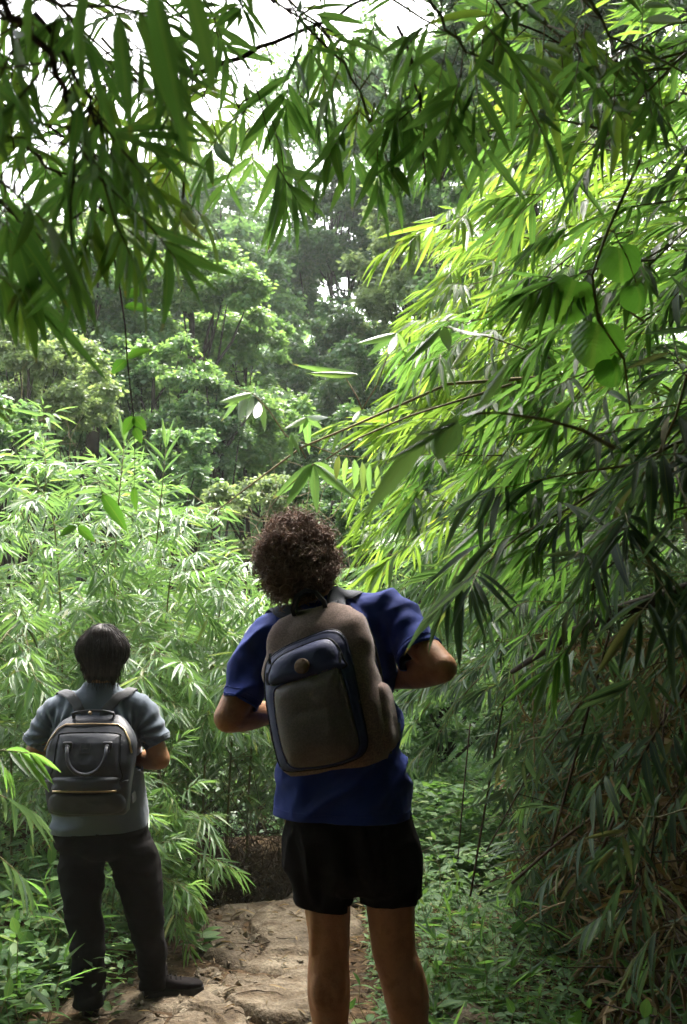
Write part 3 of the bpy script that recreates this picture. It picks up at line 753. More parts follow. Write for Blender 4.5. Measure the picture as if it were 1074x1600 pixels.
# bare twigs that stand out of the bushes
for k, (px, py, d, label) in enumerate(((40, 690, 12.2, 'tangle of bare pale twigs over the grey green bush'), (450, 790, 10.6, 'tangle of dry stems beside the curly hair'), (90, 560, 14.5, 'bare dark branch among the pale trees'))):
    c = P(px, py, d); root = empty('dead_branch', (c.x, c.y, g(c.x, c.y, False)), label, 'branch'); mb = MB(); lr = random.Random(40 + k)
    for j in range(26):
        p = c + Vector((lr.uniform(-.7, .7), lr.uniform(-.4, .4), lr.uniform(-.5, .1))); pts = [p]; dd = (rv(lr) + Vector((0, 0, .6))).normalized()
        for q in range(6): dd = (dd + rv(lr, .25)).normalized(); p = p + dd * .16; pts.append(p)
        mb.tube(pts, [.0055 - .0006 * q for q in range(7)], 4)
    mb.tube([root.location, c - Vector((0, 0, .4)), c], [.015, .01, .006], 6)
    tag(mb.build('twigs', M['straw'] if k < 2 else M['bark'], root), kind='stuff')
t = empty('twisted_trunk', P(140, 640, 15) * 1.0, 'dark crooked trunk bending through the vine leaves', 'tree')
t.location.z = g(t.location.x, t.location.y, False)
mb = MB(); mb.tube([t.location, P(148, 610, 14.6), P(142, 585, 14.5), P(146, 565, 14.4), P(134, 556, 14.4), P(128, 562, 14.4)], [.12, .10, .09, .07, .05, .02], 8)
mb.tube([P(144, 585, 14.5), P(160, 570, 14.5), P(172, 552, 14.5)], [.06, .05, .02], 6); mb.build('trunk', M['bark'], t)
t = empty('bare_trunk', P(270, 700, 16), 'forked dark branches reaching up inside the sunlit tree', 'tree'); t.location.z = g(t.location.x, t.location.y, False)
mb = MB(); mb.tube([t.location, P(280, 625, 15.6), P(297, 600, 15.4), P(310, 575, 15.4), P(318, 555, 15.4)], [.10, .07, .05, .04, .02], 7)
mb.tube([P(297, 600, 15.4), P(312, 603, 15.4), P(330, 610, 15.4)], [.035, .03, .015], 6); mb.tube([P(306, 582, 15.4), P(304, 560, 15.4), P(290, 545, 15.4)], [.03, .025, .012], 6)
mb.build('trunk', M['bark'], t)

# ------------------------------------------------------------------ bamboo
def V3(x, y, z): return Vector((x, y, z))
def stem_height(p): return min(2.1, 1.12 + max(0.0, p.x - .42) * 1.25)      # the shaded lower stems carry no leaves
# the wall of bamboo along the trail: canes rooted on the bank, arching out over the path
wall = [
    # root x, y, tip px, py, depth, arch height, leaf, key
    (2.0, 3.0, 930, 250, 2.3, 1.2, .17, 'bamboo_dark'),
    (2.2, 3.4, 1010, 420, 2.4, .9, .17, 'bamboo_dark'),
    (1.9, 3.2, 900, 620, 2.7, .9, .17, 'bamboo_dark'),
    (1.8, 3.3, 960, 820, 2.6, .9, .16, 'bamboo_dark'),
    (2.4, 3.8, 860, 180, 3.2, 1.2, .18, 'bamboo_dark'),
    (2.2, 4.0, 830, 330, 3.6, 1.3, .18, 'bamboo'),
    (2.3, 4.4, 790, 430, 4.0, 1.3, .19, 'bamboo'),
    (2.0, 4.2, 770, 540, 3.9, 1.2, .19, 'bamboo_dark'),
    (2.2, 4.6, 720, 640, 4.2, 1.2, .20, 'bamboo'),
    (1.9, 4.4, 780, 720, 3.8, 1.0, .19, 'bamboo_dark'),
    (2.0, 4.8, 730, 820, 4.2, 1.0, .20, 'bamboo'),
    (1.7, 4.6, 760, 930, 4.0, .8, .18, 'bamboo_pale'),
    (2.3, 5.3, 745, 425, 5.2, 1.6, .21, 'bamboo'),
    (2.2, 5.6, 695, 520, 5.6, 1.6, .22, 'bamboo'),
    (2.0, 5.4, 668, 600, 5.5, 1.5, .22, 'bamboo'),
    (1.9, 5.8, 620, 680, 5.8, 1.4, .22, 'bamboo'),
    (1.8, 5.6, 650, 760, 5.6, 1.2, .21, 'bamboo'),
    (1.7, 6.0, 630, 860, 5.9, 1.0, .21, 'bamboo'),
    (1.6, 5.6, 690, 900, 5.3, .9, .20, 'bamboo_pale'),
    (1.5, 6.4, 590, 910, 6.6, .9, .22, 'bamboo_pale'),
    (2.2, 6.6, 775, 350, 6.6, 1.9, .24, 'bamboo'),
    (1.3, 5.2, 665, 1080, 5.0, .6, .14, 'bamboo_pale'),
    (1.5, 4.6, 720, 1090, 4.4, .6, .13, 'bamboo_shade'),
    (2.3, 3.5, 1060, 1020, 2.6, .6, .09, 'bamboo_shade'),
    (1.9, 3.6, 890, 930, 3.1, .7, .13, 'bamboo_dark'),
]
wl = ['cane drooping over the top of the bamboo wall beside the dark tree', 'deep green cane beside the round heart shaped leaves', 'deep green cane below the round heart shaped leaves',
      'shaded cane at the height of the raised elbow', 'shaded cane high over the round leaves', 'yellow green cane reaching out below the hanging overhead sprays',
      'yellow green cane with a thick comb of leaves, above the pale drooping leaf pair', 'bright cane behind the pale drooping leaf pair', 'bright cane behind the large blurred leaf',
      'bright cane under the large blurred leaf', 'sunlit cane hanging above the shoulder in blue', 'pale leaved cane hanging behind the bent elbow', 'long cane tip below the pale grey tree',
      'feathery cane tip against the dark valley trees', 'feathery cane tip above the thin arching stems', 'cane tip crossing the thin arching stems', 'cane tip hanging over the dark bush in the gap',
      'lowest sunlit cane tip over the dark bush in the gap', 'pale cane touching the shoulder of the blue T-shirt', 'pale cane growing beside the curly hair', 'highest cane of the wall, tall and arching',
      'pale cane hanging under the bent elbow', 'dull green cane hanging below the bent elbow near the dead stalks', 'shaded cane over the thick dark branch', 'shaded cane in front of the thick dark branch']
for k, (x, y, px, py, d, ah, lf, key) in enumerate(wall):
    b0 = V3(x, y, g(x, y)); tip = P(px, py, d)
    top = V3(x * .55 + tip.x * .45, y * .5 + tip.y * .5, max(tip.z + ah, b0.z + 1.4))
    pts = bez(b0, V3(x - .05, y, b0.z + (top.z - b0.z) * .75), top, tip, 18)
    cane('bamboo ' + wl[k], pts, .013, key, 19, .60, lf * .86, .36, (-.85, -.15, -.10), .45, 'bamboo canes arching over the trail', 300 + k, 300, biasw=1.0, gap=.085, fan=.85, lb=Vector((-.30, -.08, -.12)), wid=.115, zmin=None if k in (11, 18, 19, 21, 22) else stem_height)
# more canes inside the thicket, deeper and darker
ins = [(1.6, 2.6, 1.9), (2.1, 2.7, 2.6), (2.7, 3.3, 3.4), (2.6, 4.2, 3.7), (2.9, 5.0, 4.2), (3.0, 6.0, 4.4), (2.6, 7.0, 4.6), (3.5, 4.3, 4.8), (3.3, 3.2, 4.2), (3.6, 5.6, 5.0)]
il = ['at the very edge of the thicket', 'over the dark corner of the thicket', 'deep in the thicket behind the round leaves', 'standing in the middle of the thicket', 'behind the sunlit canes',
      'tall and shaded behind the wall', 'at the far end of the thicket', 'the tallest of the shaded canes', 'tall at the dark edge of the thicket', 'at the back of the thicket']
for k, (x, y, h) in enumerate(ins):
    b0 = V3(x, y, g(x, y)); tip = V3(x - 1.0, y - .1, b0.z + h * .8)
    pts = bez(b0, V3(x + .1, y, b0.z + h * .6), V3(x - .2, y, b0.z + h * 1.15), tip, 18)
    cane('dark green bamboo cane ' + il[k], pts, .018, 'bamboo_shade' if k in (0, 1, 2, 8) else 'bamboo_dark', 20, .7, .17, .48, (-.3, -.3, .1), .6, 'shaded bamboo canes in the thicket', 340 + k, 240, spread=1.3, zmin=stem_height)
# the clump beyond the path, fountain shaped
cl = [(-2.9, 6.4, -3.4, 5.9, 1.9), (-2.5, 6.6, -2.9, 5.7, 2.2), (-2.2, 6.8, -2.5, 5.9, 2.3), (-1.9, 6.9, -1.9, 6.0, 2.45), (-1.6, 7.0, -1.4, 6.1, 2.3), (-1.3, 7.1, -1.0, 6.3, 2.1), (-1.0, 7.2, -.6, 6.5, 1.95),
      (-.7, 7.4, -.3, 6.8, 1.75), (-2.7, 7.4, -3.4, 7.0, 2.5), (-2.2, 7.6, -2.7, 7.2, 2.65), (-1.7, 7.7, -1.8, 7.2, 2.7), (-1.2, 7.8, -1.0, 7.4, 2.4), (-3.2, 7.0, -4.0, 6.4, 2.2), (-2.4, 6.2, -2.7, 5.2, 1.5),
      (-1.8, 6.4, -1.9, 5.4, 1.6), (-1.2, 6.7, -1.1, 5.8, 1.5), (-2.9, 5.8, -3.1, 4.9, 1.3), (-.8, 7.0, -.5, 6.1, 1.45), (-.4, 7.8, .1, 7.3, 1.7), (-1.5, 8.2, -1.5, 8.0, 2.7), (-.2, 8.2, .3, 7.8, 1.75)]
ll_ = ['at the edge of the picture with its tip hanging low', 'behind the man in grey, leaning away from him', 'straight behind the dark tied-back hair', 'tallest of the front row in the clump', 'in the middle of the clump',
       'between the two men', 'beside the mop of curly hair', 'behind the curly hair', 'standing high at the back of the clump', 'with upright tip leaves above the clump', 'tallest of the back row in the clump', 'behind the dry stems at the side of the clump',
       'spreading at the outer side of the clump', 'low in front of the clump beside the grey sleeve', 'low behind the shoulder in grey', 'overhanging the dark earth bank', 'arching low over the ground plants',
       'overhanging the bank beside the blue sleeve', 'beyond the curly hair at the edge of the gap', 'far back in the clump', 'low beyond the shoulder in blue']
for k, (x, y, tx, ty, h) in enumerate(cl):
    b0 = V3(x, y, g(x, y)); tip = V3(tx, ty, h - .25)
    pts = bez(b0, V3(x, y, b0.z + (h - b0.z) * .7), V3(x * .6 + tx * .4, y * .6 + ty * .4, h + .35), tip, 16)
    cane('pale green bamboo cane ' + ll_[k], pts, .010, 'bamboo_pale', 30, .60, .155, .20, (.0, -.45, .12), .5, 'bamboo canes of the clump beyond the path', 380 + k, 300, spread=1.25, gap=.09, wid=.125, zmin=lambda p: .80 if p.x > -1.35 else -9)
for k, (px, py, d, h, label) in enumerate(((195, 780, 6.0, .55, 'upright young bamboo shoot with a fan of leaves above the clump'), (260, 790, 6.2, .4, 'second upright young shoot above the clump, with longer leaves'))):
    b0 = P(px - 15, py + 60, d); tp = P(px, py - 90, d); lr = random.Random(700 + k)
    root = empty('bamboo_shoot', b0, label, 'bamboo', None); LV, tw = Leaves(), MB()
    tw.tube([b0, b0.lerp(tp, .5), tp], [.005, .004, .0015], 5)
    for j in range(6):
        p = b0.lerp(tp, .35 + .13 * j)
        for s_ in (-1, 1): LV.add(p, Vector((s_ * (.9 - .1 * j), -.2, .35 + .12 * j)) + rv(lr, .15), Vector((0, -.8, .6)), .20, .024)
    tw.build('stem', M['twig'], root); LV.emit(root, 'bamboo_pale', 60, lr)
# the low bamboo by the path, beside the man in grey
for k, (x, y, tx, ty, h, label) in enumerate(((-1.15, 5.55, -.95, 5.35, .72, 'low bamboo fanning out over the dark bank'), (-1.15, 5.7, -.86, 5.5, .5, 'low bamboo tip reaching towards the path slabs'), (-1.2, 5.3, -1.0, 5.2, .42, 'low bamboo close to the black trousers'),
                                           (-1.12, 5.75, -.8, 5.55, .26, 'lowest bamboo spray hanging over the slab edge'), (-1.4, 5.7, -1.3, 5.4, .7, 'low bamboo behind the black trousers'), (-1.1, 5.4, -.88, 5.25, .2, 'short bamboo sprig at the corner of the slab'))):
    b0 = V3(x, y, g(x, y)); tip = V3(tx, ty, h)
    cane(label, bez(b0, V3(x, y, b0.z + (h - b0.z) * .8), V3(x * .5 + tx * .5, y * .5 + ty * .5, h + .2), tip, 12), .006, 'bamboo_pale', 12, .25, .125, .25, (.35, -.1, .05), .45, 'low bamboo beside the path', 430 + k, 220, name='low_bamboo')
# ------------------------------------------------------------------ people
def skin_mat(name, a, b):
    m, nt, out = newmat(name); L = nt.links.new
    tx = N(nt, 'ShaderNodeTexCoord')
    nz = N(nt, 'ShaderNodeTexNoise', Scale=11.0, Detail=9.0, Roughness=0.7); L(tx.outputs['Object'], nz.inputs['Vector'])
    r = ramp(nt, [(0.3, a), (0.5, b), (0.7, tuple(q * .8 for q in a))]); L(nz.outputs['Fac'], r.inputs[0])
    pb = N(nt, 'ShaderNodeBsdfPrincipled', Roughness=0.5); pb.inputs['Specular IOR Level'].default_value = 0.35
    pb.inputs['Subsurface Weight'].default_value = 0.12; pb.inputs['Subsurface Radius'].default_value = (0.012, 0.005, 0.003)
    pb.inputs['Subsurface Scale'].default_value = 1.0
    L(r.outputs[0], pb.inputs['Base Color'])
    n2 = N(nt, 'ShaderNodeTexNoise', Scale=220.0, Detail=3.0); L(tx.outputs['Object'], n2.inputs['Vector'])
    bp = N(nt, 'ShaderNodeBump', Strength=0.4, Distance=0.003); L(n2.outputs['Fac'], bp.inputs['Height']); L(bp.outputs[0], pb.inputs['Normal'])
    L(pb.outputs[0], out.inputs['Surface']); return m
M['skin1'] = skin_mat('tanned_skin', (0.27, 0.12, 0.06), (0.40, 0.20, 0.105))
M['skin2'] = skin_mat('brown_skin', (0.28, 0.13, 0.06), (0.36, 0.18, 0.09))
M['blue'] = fabric('blue_jersey', (0.005, 0.020, 0.16), (0.008, 0.030, 0.22), 0.8, 800, 0.06)
M['grey'] = fabric('grey_jersey', (0.085, 0.108, 0.140), (0.115, 0.140, 0.175), 0.85, 800, 0.2)
M['black'] = fabric('black_cotton', (0.006, 0.005, 0.005), (0.010, 0.008, 0.008), 0.9, 700, 0.0, spec=0.08)
M['brownpack'] = fabric('brown_heather_canvas', (0.105, 0.074, 0.064), (0.155, 0.112, 0.097), 0.9, 600, 0.15, speck=0.8)
M['greypack'] = fabric('brown_grey_coated_canvas', (0.060, 0.048, 0.045), (0.100, 0.082, 0.076), 0.55, 600, 0.1, speck=0.5, spec=0.35)
M['navy'] = fabric('navy_nylon', (0.018, 0.026, 0.095), (0.030, 0.040, 0.135), 0.6, 700, 0.1, spec=0.35)
M['strap'] = fabric('dark_webbing', (0.045, 0.050, 0.072), (0.075, 0.082, 0.11), 0.75, 500, 0.1)
M['straplight'] = fabric('grey_webbing', (0.055, 0.055, 0.062), (0.08, 0.08, 0.088), 0.7, 500, 0.1)
M['zip'] = fabric('black_zip', (0.008, 0.008, 0.010), (0.015, 0.015, 0.018), 0.5, 500, 0)
M['patch'] = plain('tan_leather', (0.09, 0.05, 0.024), (0.14, 0.08, 0.04), 20, 0.6, 0.3, 0.3, 120)
M['leather'] = fabric('black_leather', (0.024, 0.026, 0.035), (0.040, 0.042, 0.054), 0.52, 420, 0.0, spec=0.5)
m_, nt_, out_ = newmat('brass'); pb_ = N(nt_, 'ShaderNodeBsdfPrincipled', Roughness=0.35, Metallic=1.0); pb_.inputs['Base Color'].default_value = (0.45, 0.33, 0.20, 1)
nt_.links.new(pb_.outputs[0], out_.inputs['Surface']); M['brass'] = m_
M['sole'] = plain('dark_rubber', (0.012, 0.010, 0.009), (0.025, 0.02, 0.018), 30, 0.8, 0.3, 0.3)
M['eye'] = plain('eye_white', (0.6, 0.58, 0.55), (0.7, 0.68, 0.65), 5, 0.3, 0.5, 0)
def hair_mat(name, a, b, c, rough):
    m, nt, out = newmat(name); L = nt.links.new
    ge = N(nt, 'ShaderNodeNewGeometry'); r = ramp(nt, [(0, a), (0.6, b), (1, c)]); L(ge.outputs['Random Per Island'], r.inputs[0])
    pb = N(nt, 'ShaderNodeBsdfPrincipled', Roughness=rough); pb.inputs['Specular IOR Level'].default_value = 0.45
    L(r.outputs[0], pb.inputs['Base Color'])
    tr = N(nt, 'ShaderNodeBsdfTranslucent'); L(r.outputs[0], tr.inputs['Color'])
    mx = N(nt, 'ShaderNodeMixShader'); mx.inputs[0].default_value = 0.32
    L(pb.outputs[0], mx.inputs[1]); L(tr.outputs[0], mx.inputs[2]); L(mx.outputs[0], out.inputs['Surface']); return m
M['curls'] = hair_mat('brown_curls', (0.17, 0.105, 0.076), (0.28, 0.18, 0.13), (0.44, 0.31, 0.23), 0.6)
M['blackhair'] = hair_mat('black_hair', (0.012, 0.009, 0.008), (0.026, 0.018, 0.015), (0.065, 0.046, 0.038), 0.4)

def face_prims(mb, c, right, fwd, up, s=1.0):
    V = lambda x, y, z: c + (right * x + fwd * y + up * z) * s
    mb.ball(c, right * .077 * s, fwd * .097 * s, up * .105 * s)
    mb.ball(V(0, .03, -.06), right * .058 * s, fwd * .062 * s, up * .065 * s)                # jaw
    mb.ball(V(0, .075, -.10), right * .024 * s, fwd * .020 * s, up * .020 * s)               # chin
    mb.limb([V(0, .094, .012), V(0, .108, -.018), V(0, .112, -.034)], [.009 * s, .011 * s, .015 * s], 10)   # nose
    for sx in (-1, 1):
        mb.ball(V(.079 * sx, -.005, -.01), right * .010 * s, fwd * .020 * s, up * .032 * s)  # ears
        mb.limb([V(.012 * sx, .094, .024), V(.034 * sx, .088, .030), V(.052 * sx, .072, .022)], [.008 * s, .009 * s, .007 * s], 8)   # brow
        mb.ball(V(.040 * sx, .072, -.025), right * .022 * s, fwd * .020 * s, up * .018 * s)  # cheek
    mb.limb([V(-.024, .084, -.062), V(0, .094, -.060), V(.024, .084, -.062)], [.005 * s, .008 * s, .005 * s], 8)
    mb.limb([V(-.020, .083, -.073), V(0, .092, -.074), V(.020, .083, -.073)], [.005 * s, .009 * s, .005 * s], 8)
def hand_prims(mb, wrist, d, palm_n, sx, s=1.0):
    """palm + four unequal curled fingers + thumb; d along the hand, palm_n out of the palm, sx side of the thumb"""
    d = d.normalized(); pn = (palm_n - d * palm_n.dot(d)).normalized(); sd_ = d.cross(pn) * sx
    V = lambda a, b, c: wrist + (d * a + sd_ * b + pn * c) * s
    mb.loft([(V(a, 0, 0), sd_ * w * s, pn * t * s, 2.6) for a, w, t in ((-.01, .026, .020), (.02, .033, .017), (.06, .041, .015), (.092, .040, .012), (.098, .03, .008))], 18)
    for k, (b, ln) in enumerate(((.031, .070), (.010, .078), (-.011, .072), (-.031, .056))):
        q = [V(.080, b, 0), V(.098, b, .001)]
        a, c = .098, .001
        for ang, fr_ in ((35, .45), (85, .32), (125, .23)):
            a += math.cos(R(ang)) * ln * fr_; c += math.sin(R(ang)) * ln * fr_; q.append(V(a, b * 1.02, c))
        mb.limb(q, [.0095 * s, .0092 * s, .0085 * s, .0078 * s, .0068 * s], 10)
    mb.limb([V(.015, .022, .004), V(.040, .048, .012), V(.066, .056, .026), V(.084, .048, .040)], [.015 * s, .0125 * s, .0105 * s, .008 * s], 10)

def shoe(parent, heel, toe, up=Vector((0, 0, 1)), ankle_h=0.10):
    heel = heel.copy(); toe = toe.copy(); w_ = (toe - heel).normalized()
    heel.z = max(surf(heel.x + w_.x * t, heel.y + w_.y * t) for t in (.01, .04, .07)) - .004; toe.z = max(surf(toe.x - w_.x * t, toe.y - w_.y * t) for t in (.04, .08)) - .004
    d = (toe - heel); L_ = d.length; d.normalize(); sd_ = d.cross(up).normalized()
    mb = MB()
    prof = [(.0, .024, .030, .075), (.03, .032, .045, .098), (.10, .034, .050, .100), (.2, .035, .046, .092), (.38, .038, .036, .066), (.55, .045, .026, .050), (.75, .049, .021, .040), (.9, .042, .016, .032), (.98, .024, .010, .022)]
    rings = []
    for t, w, hz, hh in prof:
        rings.append((heel + d * (t * L_) + up * (.022 + hh / 2), sd_ * w, up * (hh / 2), 2.4))
    # top opening rises round the ankle
    mb.loft(rings, 22)
    mb.limb([heel + d * .062 + up * .07, heel + d * .066 + up * (ankle_h + .01)], [.042, .040], 16)
    me = remeshed(mb, .0055, 3); smooth(me)
    sh = link('shoe', me, M['black'], parent)
    b = MB()
    ol = [(0, .022), (.03, .032), (.12, .036), (.3, .035), (.5, .043), (.75, .051), (.9, .043), (.98, .024), (1.0, .008)]
    n = len(ol); base = []
    for z in (0.0, .026):
        for t, w in ol: base.append(heel + d * (t * L_ * 1.02 - .004) + sd_ * w + up * z)
        for t, w in reversed(ol): base.append(heel + d * (t * L_ * 1.02 - .004) - sd_ * w + up * z)
    m = 2 * n; b.v = base
    b.f = [tuple(reversed(range(m))), tuple(range(m, 2 * m))] + [(k, (k + 1) % m, m + (k + 1) % m, m + k) for k in range(m)]
    b.build('sole', M['sole'], sh, sm=False)
    lc = MB()
    for k in range(4):
        t = .34 + .085 * k; hz = .022 + (.072 - .09 * (t - .34))
        lc.tube([heel + d * (t * L_) + sd_ * (-.026) + up * (hz - .008), heel + d * (t * L_ + .006) + up * (hz + .005), heel + d * (t * L_) + sd_ * .026 + up * (hz - .008)], .0028, 5)
    for s_ in (-1, 1):
        lc.tube([heel + d * (.33 * L_) + up * .098, heel + d * (.30 * L_) + sd_ * (.022 * s_) + up * .115, heel + d * (.36 * L_) + sd_ * (.036 * s_) + up * .098, heel + d * (.40 * L_) + sd_ * (.02 * s_) + up * .09], .0025, 5)
    lc.build('lace', M['black'], sh)
    return sh

def bvh_of(me): return BVHTree.FromPolygons([v.co.copy() for v in me.vertices], [list(p.vertices) for p in me.polygons])
def strap_on(bvh, pts, free0, free1, w, th, off=.007, wd0=None):
    q = []
    N_ = len(pts)
    for i in range(N_ - 1):
        p0, p1, p2, p3 = pts[max(i - 1, 0)], pts[i], pts[i + 1], pts[min(i + 2, N_ - 1)]
        for k in range(4):
            t = k / 4
            q.append((i + t, 0.5 * ((2 * p1) + (p2 - p0) * t + (2 * p0 - 5 * p1 + 4 * p2 - p3) * t * t + (3 * p1 - p0 - 3 * p2 + p3) * t ** 3)))
    q.append((N_ - 1, pts[-1]))
    P_, Nn = [], []
    for s, p in q:
        loc, n, *_ = bvh.find_nearest(p)
        P_.append(p if (s < free0 or s > N_ - 1 - free1) else loc + n * off); Nn.append(n)
    P2 = [P_[0]] + [(P_[i - 1] + P_[i] * 2 + P_[i + 1]) / 4 for i in range(1, len(P_) - 1)] + [P_[-1]]
    wd = []
    for i in range(len(P2)):
        t = (P2[min(i + 1, len(P2) - 1)] - P2[max(i - 1, 0)]).normalized(); n = sum((Nn[j] for j in range(max(0, i - 3), min(len(Nn), i + 4))), Vector()).normalized()
        wd.append(t.cross(n).normalized())
    mb = MB(); mb.ribbon(P2, wd, w, th); return mb
def strip_tube(mb, pts, r, n=3): mb.tube(pts, [r * (1 - 0.6 * i / (len(pts) - 1)) for i in range(len(pts))], n, cap=False)

# ============ the man in the blue T-shirt
D1 = 2.93
def a_(px, py, dd=0.0): return P(px, py, D1 + dd)
yaw = R(-11)
F1 = Vector((math.sin(-yaw), math.cos(yaw), 0)); R1 = Vector((math.cos(yaw), math.sin(yaw), 0))
def ring1(px, py, dd, hw, hd, roll=0, e=2.3):
    r = (R1 * math.cos(R(roll)) + ZU * math.sin(R(roll)))
    return (a_(px, py, dd), r * hw, F1 * hd, e)
foot_z = g(0.1, 2.95) + 0.012
man = empty('person', (0.08, 2.93, g(0.08, 2.93)), 'man with curly brown hair, blue T-shirt and black shorts, elbows out', 'person')
HC1 = a_(467, 872, 0.0)                               # head, tipped back to look up
U1 = (ZU * math.cos(R(14)) - F1 * math.sin(R(14)) + R1 * (-.08)).normalized()
HF1 = (F1 * math.cos(R(14)) + ZU * math.sin(R(14))).normalized(); HR1 = HF1.cross(U1).normalized()
b = MB()
face_prims(b, HC1, HR1, HF1, U1)
b.limb([a_(492, 965), a_(487, 935, .0), a_(478, 895, .0)], [.068, .060, .058])
b.loft([ring1(550, 1352, 0, .09, .06), ring1(549, 1330, 0, .14, .095), ring1(548, 1280, 0, .155, .105), ring1(537, 1180, 0, .135, .09), ring1(526, 1080, 0, .142, .095, 5), ring1(516, 1010, 0, .125, .08, 8), ring1(508, 975, 0, .09, .06, 9), ring1(500, 945, 0, .06, .05, 9)])
sR = a_(614, 960, -.01); eR = a_(691, 1043, -.17); wR = a_(612, 1062, .04)
sL = a_(413, 1003, .02); eL = a_(358, 1121, -.08); wL = a_(432, 1112, .14)
b.limb([sR, sR.lerp(eR, .5), eR], [.040, .046, .042]); b.limb([eR, eR.lerp(wR, .35), wR], [.043, .046, .030])
b.limb([sL, sL.lerp(eL, .5), eL], [.040, .046, .044]); b.limb([eL, eL.lerp(wL, .35), wL], [.045, .046, .030])
hand_prims(b, wR, (wR - eR) + F1 * .1, -R1 + F1 * -.2, 1); hand_prims(b, wL, (wL - eL) + R1 * .02, R1 * .4 - F1, -1)
LK = [(506, 1325, .076), (511, 1400, .070), (515, 1468, .061), (514, 1490, .060), (514, 1548, .064), (518, 1620, .050), (521, 1690, .037)]
RK = [(601, 1325, .078), (609, 1400, .073), (614, 1468, .066), (617, 1490, .064), (634, 1548, .067), (642, 1620, .053), (646, 1690, .038)]
for K, dd in ((LK, .0), (RK, -.01)):
    b.limb([a_(x, y, dd) for x, y, _ in K], [r for *_, r in K], 20)
    kx = K[3][0]; ky = K[3][1]; cx_ = K[4][0]
    for s_ in (-1, 1):                                  # hamstring tendons and the two heads of the calf
        b.limb([a_(kx + s_ * 16 - 2, ky - 75, dd - .040), a_(kx + s_ * 21, ky - 22, dd - .040), a_(kx + s_ * 22, ky + 12, dd - .022)], [.026, .017, .012], 12)
        b.ball(a_(cx_ + s_ * 13, K[4][1] - 8 - s_ * 4, dd - .036), R1 * .030, F1 * .030, ZU * .072)
me = remeshed(b, .0058, 5); smooth(me); body1 = link('body', me, M['skin1'], man)
for s_ in (-1, 1):
    e = MB(); e.ball(HC1 + HR1 * .031 * s_ + HF1 * .084 + U1 * .008, HR1 * .0125, HF1 * .0125, U1 * .0125); e.build('eye', M['eye'], man)
for (x, y), dd in (((521, 1690), 0), ((646, 1690), -.01)):
    c = a_(x, y, dd); c.z = foot_z
    shoe(man, c - F1 * .07, c + F1 * .20, ankle_h=.09)
# T-shirt
b = MB()
b.loft([ring1(540, 1290, 0, .203, .150), ring1(538, 1235, 0, .195, .141, 0), ring1(533, 1150, 0, .178, .126, 2), ring1(526, 1075, 0, .182, .128, 5), ring1(518, 1015, 0, .180, .116, 8), ring1(513, 975, 0, .150, .094, 9.5), ring1(506, 950, 0, .098, .074, 9.5), ring1(499, 936, 0, .070, .066, 9)])
hR = a_(657, 1022, -.115); hL = a_(371, 1096, -.06)
dR = (hR - sR).normalized(); dL = (hL - sL).normalized()
b.limb([a_(575, 955), sR, sR.lerp(hR, .5), hR + dR * .03], [.064, .062, .061, .065])
b.limb([a_(450, 985), sL, sL.lerp(hL, .5), hL + dL * .03], [.064, .062, .062, .066])
me = remeshed(b, .007, 7)
cut(me, hR + dR * .004, dR, hR, .13); cut(me, hL + dL * .004, dL, hL, .13)
hem = a_(539, 1272); cut(me, hem, -ZU, hem, .6)
nk = a_(498, 938); cut(me, nk, (ZU + F1 * .25).normalized(), nk, .11)
def wr1(c, n):
    q = c - sR; k = 0.0
    for s0, h0 in ((sR, hR), (sL, hL)):
        q = c - s0; ax = (h0 - s0).normalized(); al = q.dot(ax); rad = (q - ax * al).length
        w = max(0, 1 - rad / .14) * sstep(-.08, .03, al)
        k += w * .006 * math.sin(al * 95 + 3 * noise.noise(c * 14)) * noise.noise(c * 9)
    z = c.z
    fold = noise.noise(Vector((c.x * 5 + z * 4, c.y * 5, z * 11 - c.x * 9)))
    k += .016 * (1 - abs(fold) * 2.6) + .005 * fr(c.x * 9, c.y * 9, c.z * 9, 3)
    return k - .004
displace(me, wr1); smooth(me); bvh1 = bvh_of(me)
sh = link('shirt', me, M['blue'], man); m = sh.modifiers.new('t', 'SOLIDIFY'); m.thickness = .0035; m.offset = -1
hm = MB()                                              # sewn sleeve hems
def hem_ring(c, ax, r):
    u = ax.orthogonal().normalized(); v = ax.cross(u)
    return [c + (u * math.cos(t) + v * math.sin(t)) * r for t in [2 * math.pi * k / 28 for k in range(29)]]
for c_h, ax in ((hR, dR), (hL, dL)):
    for o_ in (-.002, -.020):
        q = [bvh1.find_nearest(p) for p in hem_ring(c_h + ax * o_, ax, .066)]
        hm.tube([l + n * .0006 for l, n, *_ in q], .0016, 4)
q = [bvh1.find_nearest(a_(539, 1260) + R1 * (math.cos(t) * .2) + F1 * (math.sin(t) * .145)) for t in [2 * math.pi * k / 40 for k in range(41)]]
hm.tube([l + n * .0006 for l, n, *_ in q], .0014, 4)
tag(hm.build('hem_seam', M['blue'], sh), kind='stuff')
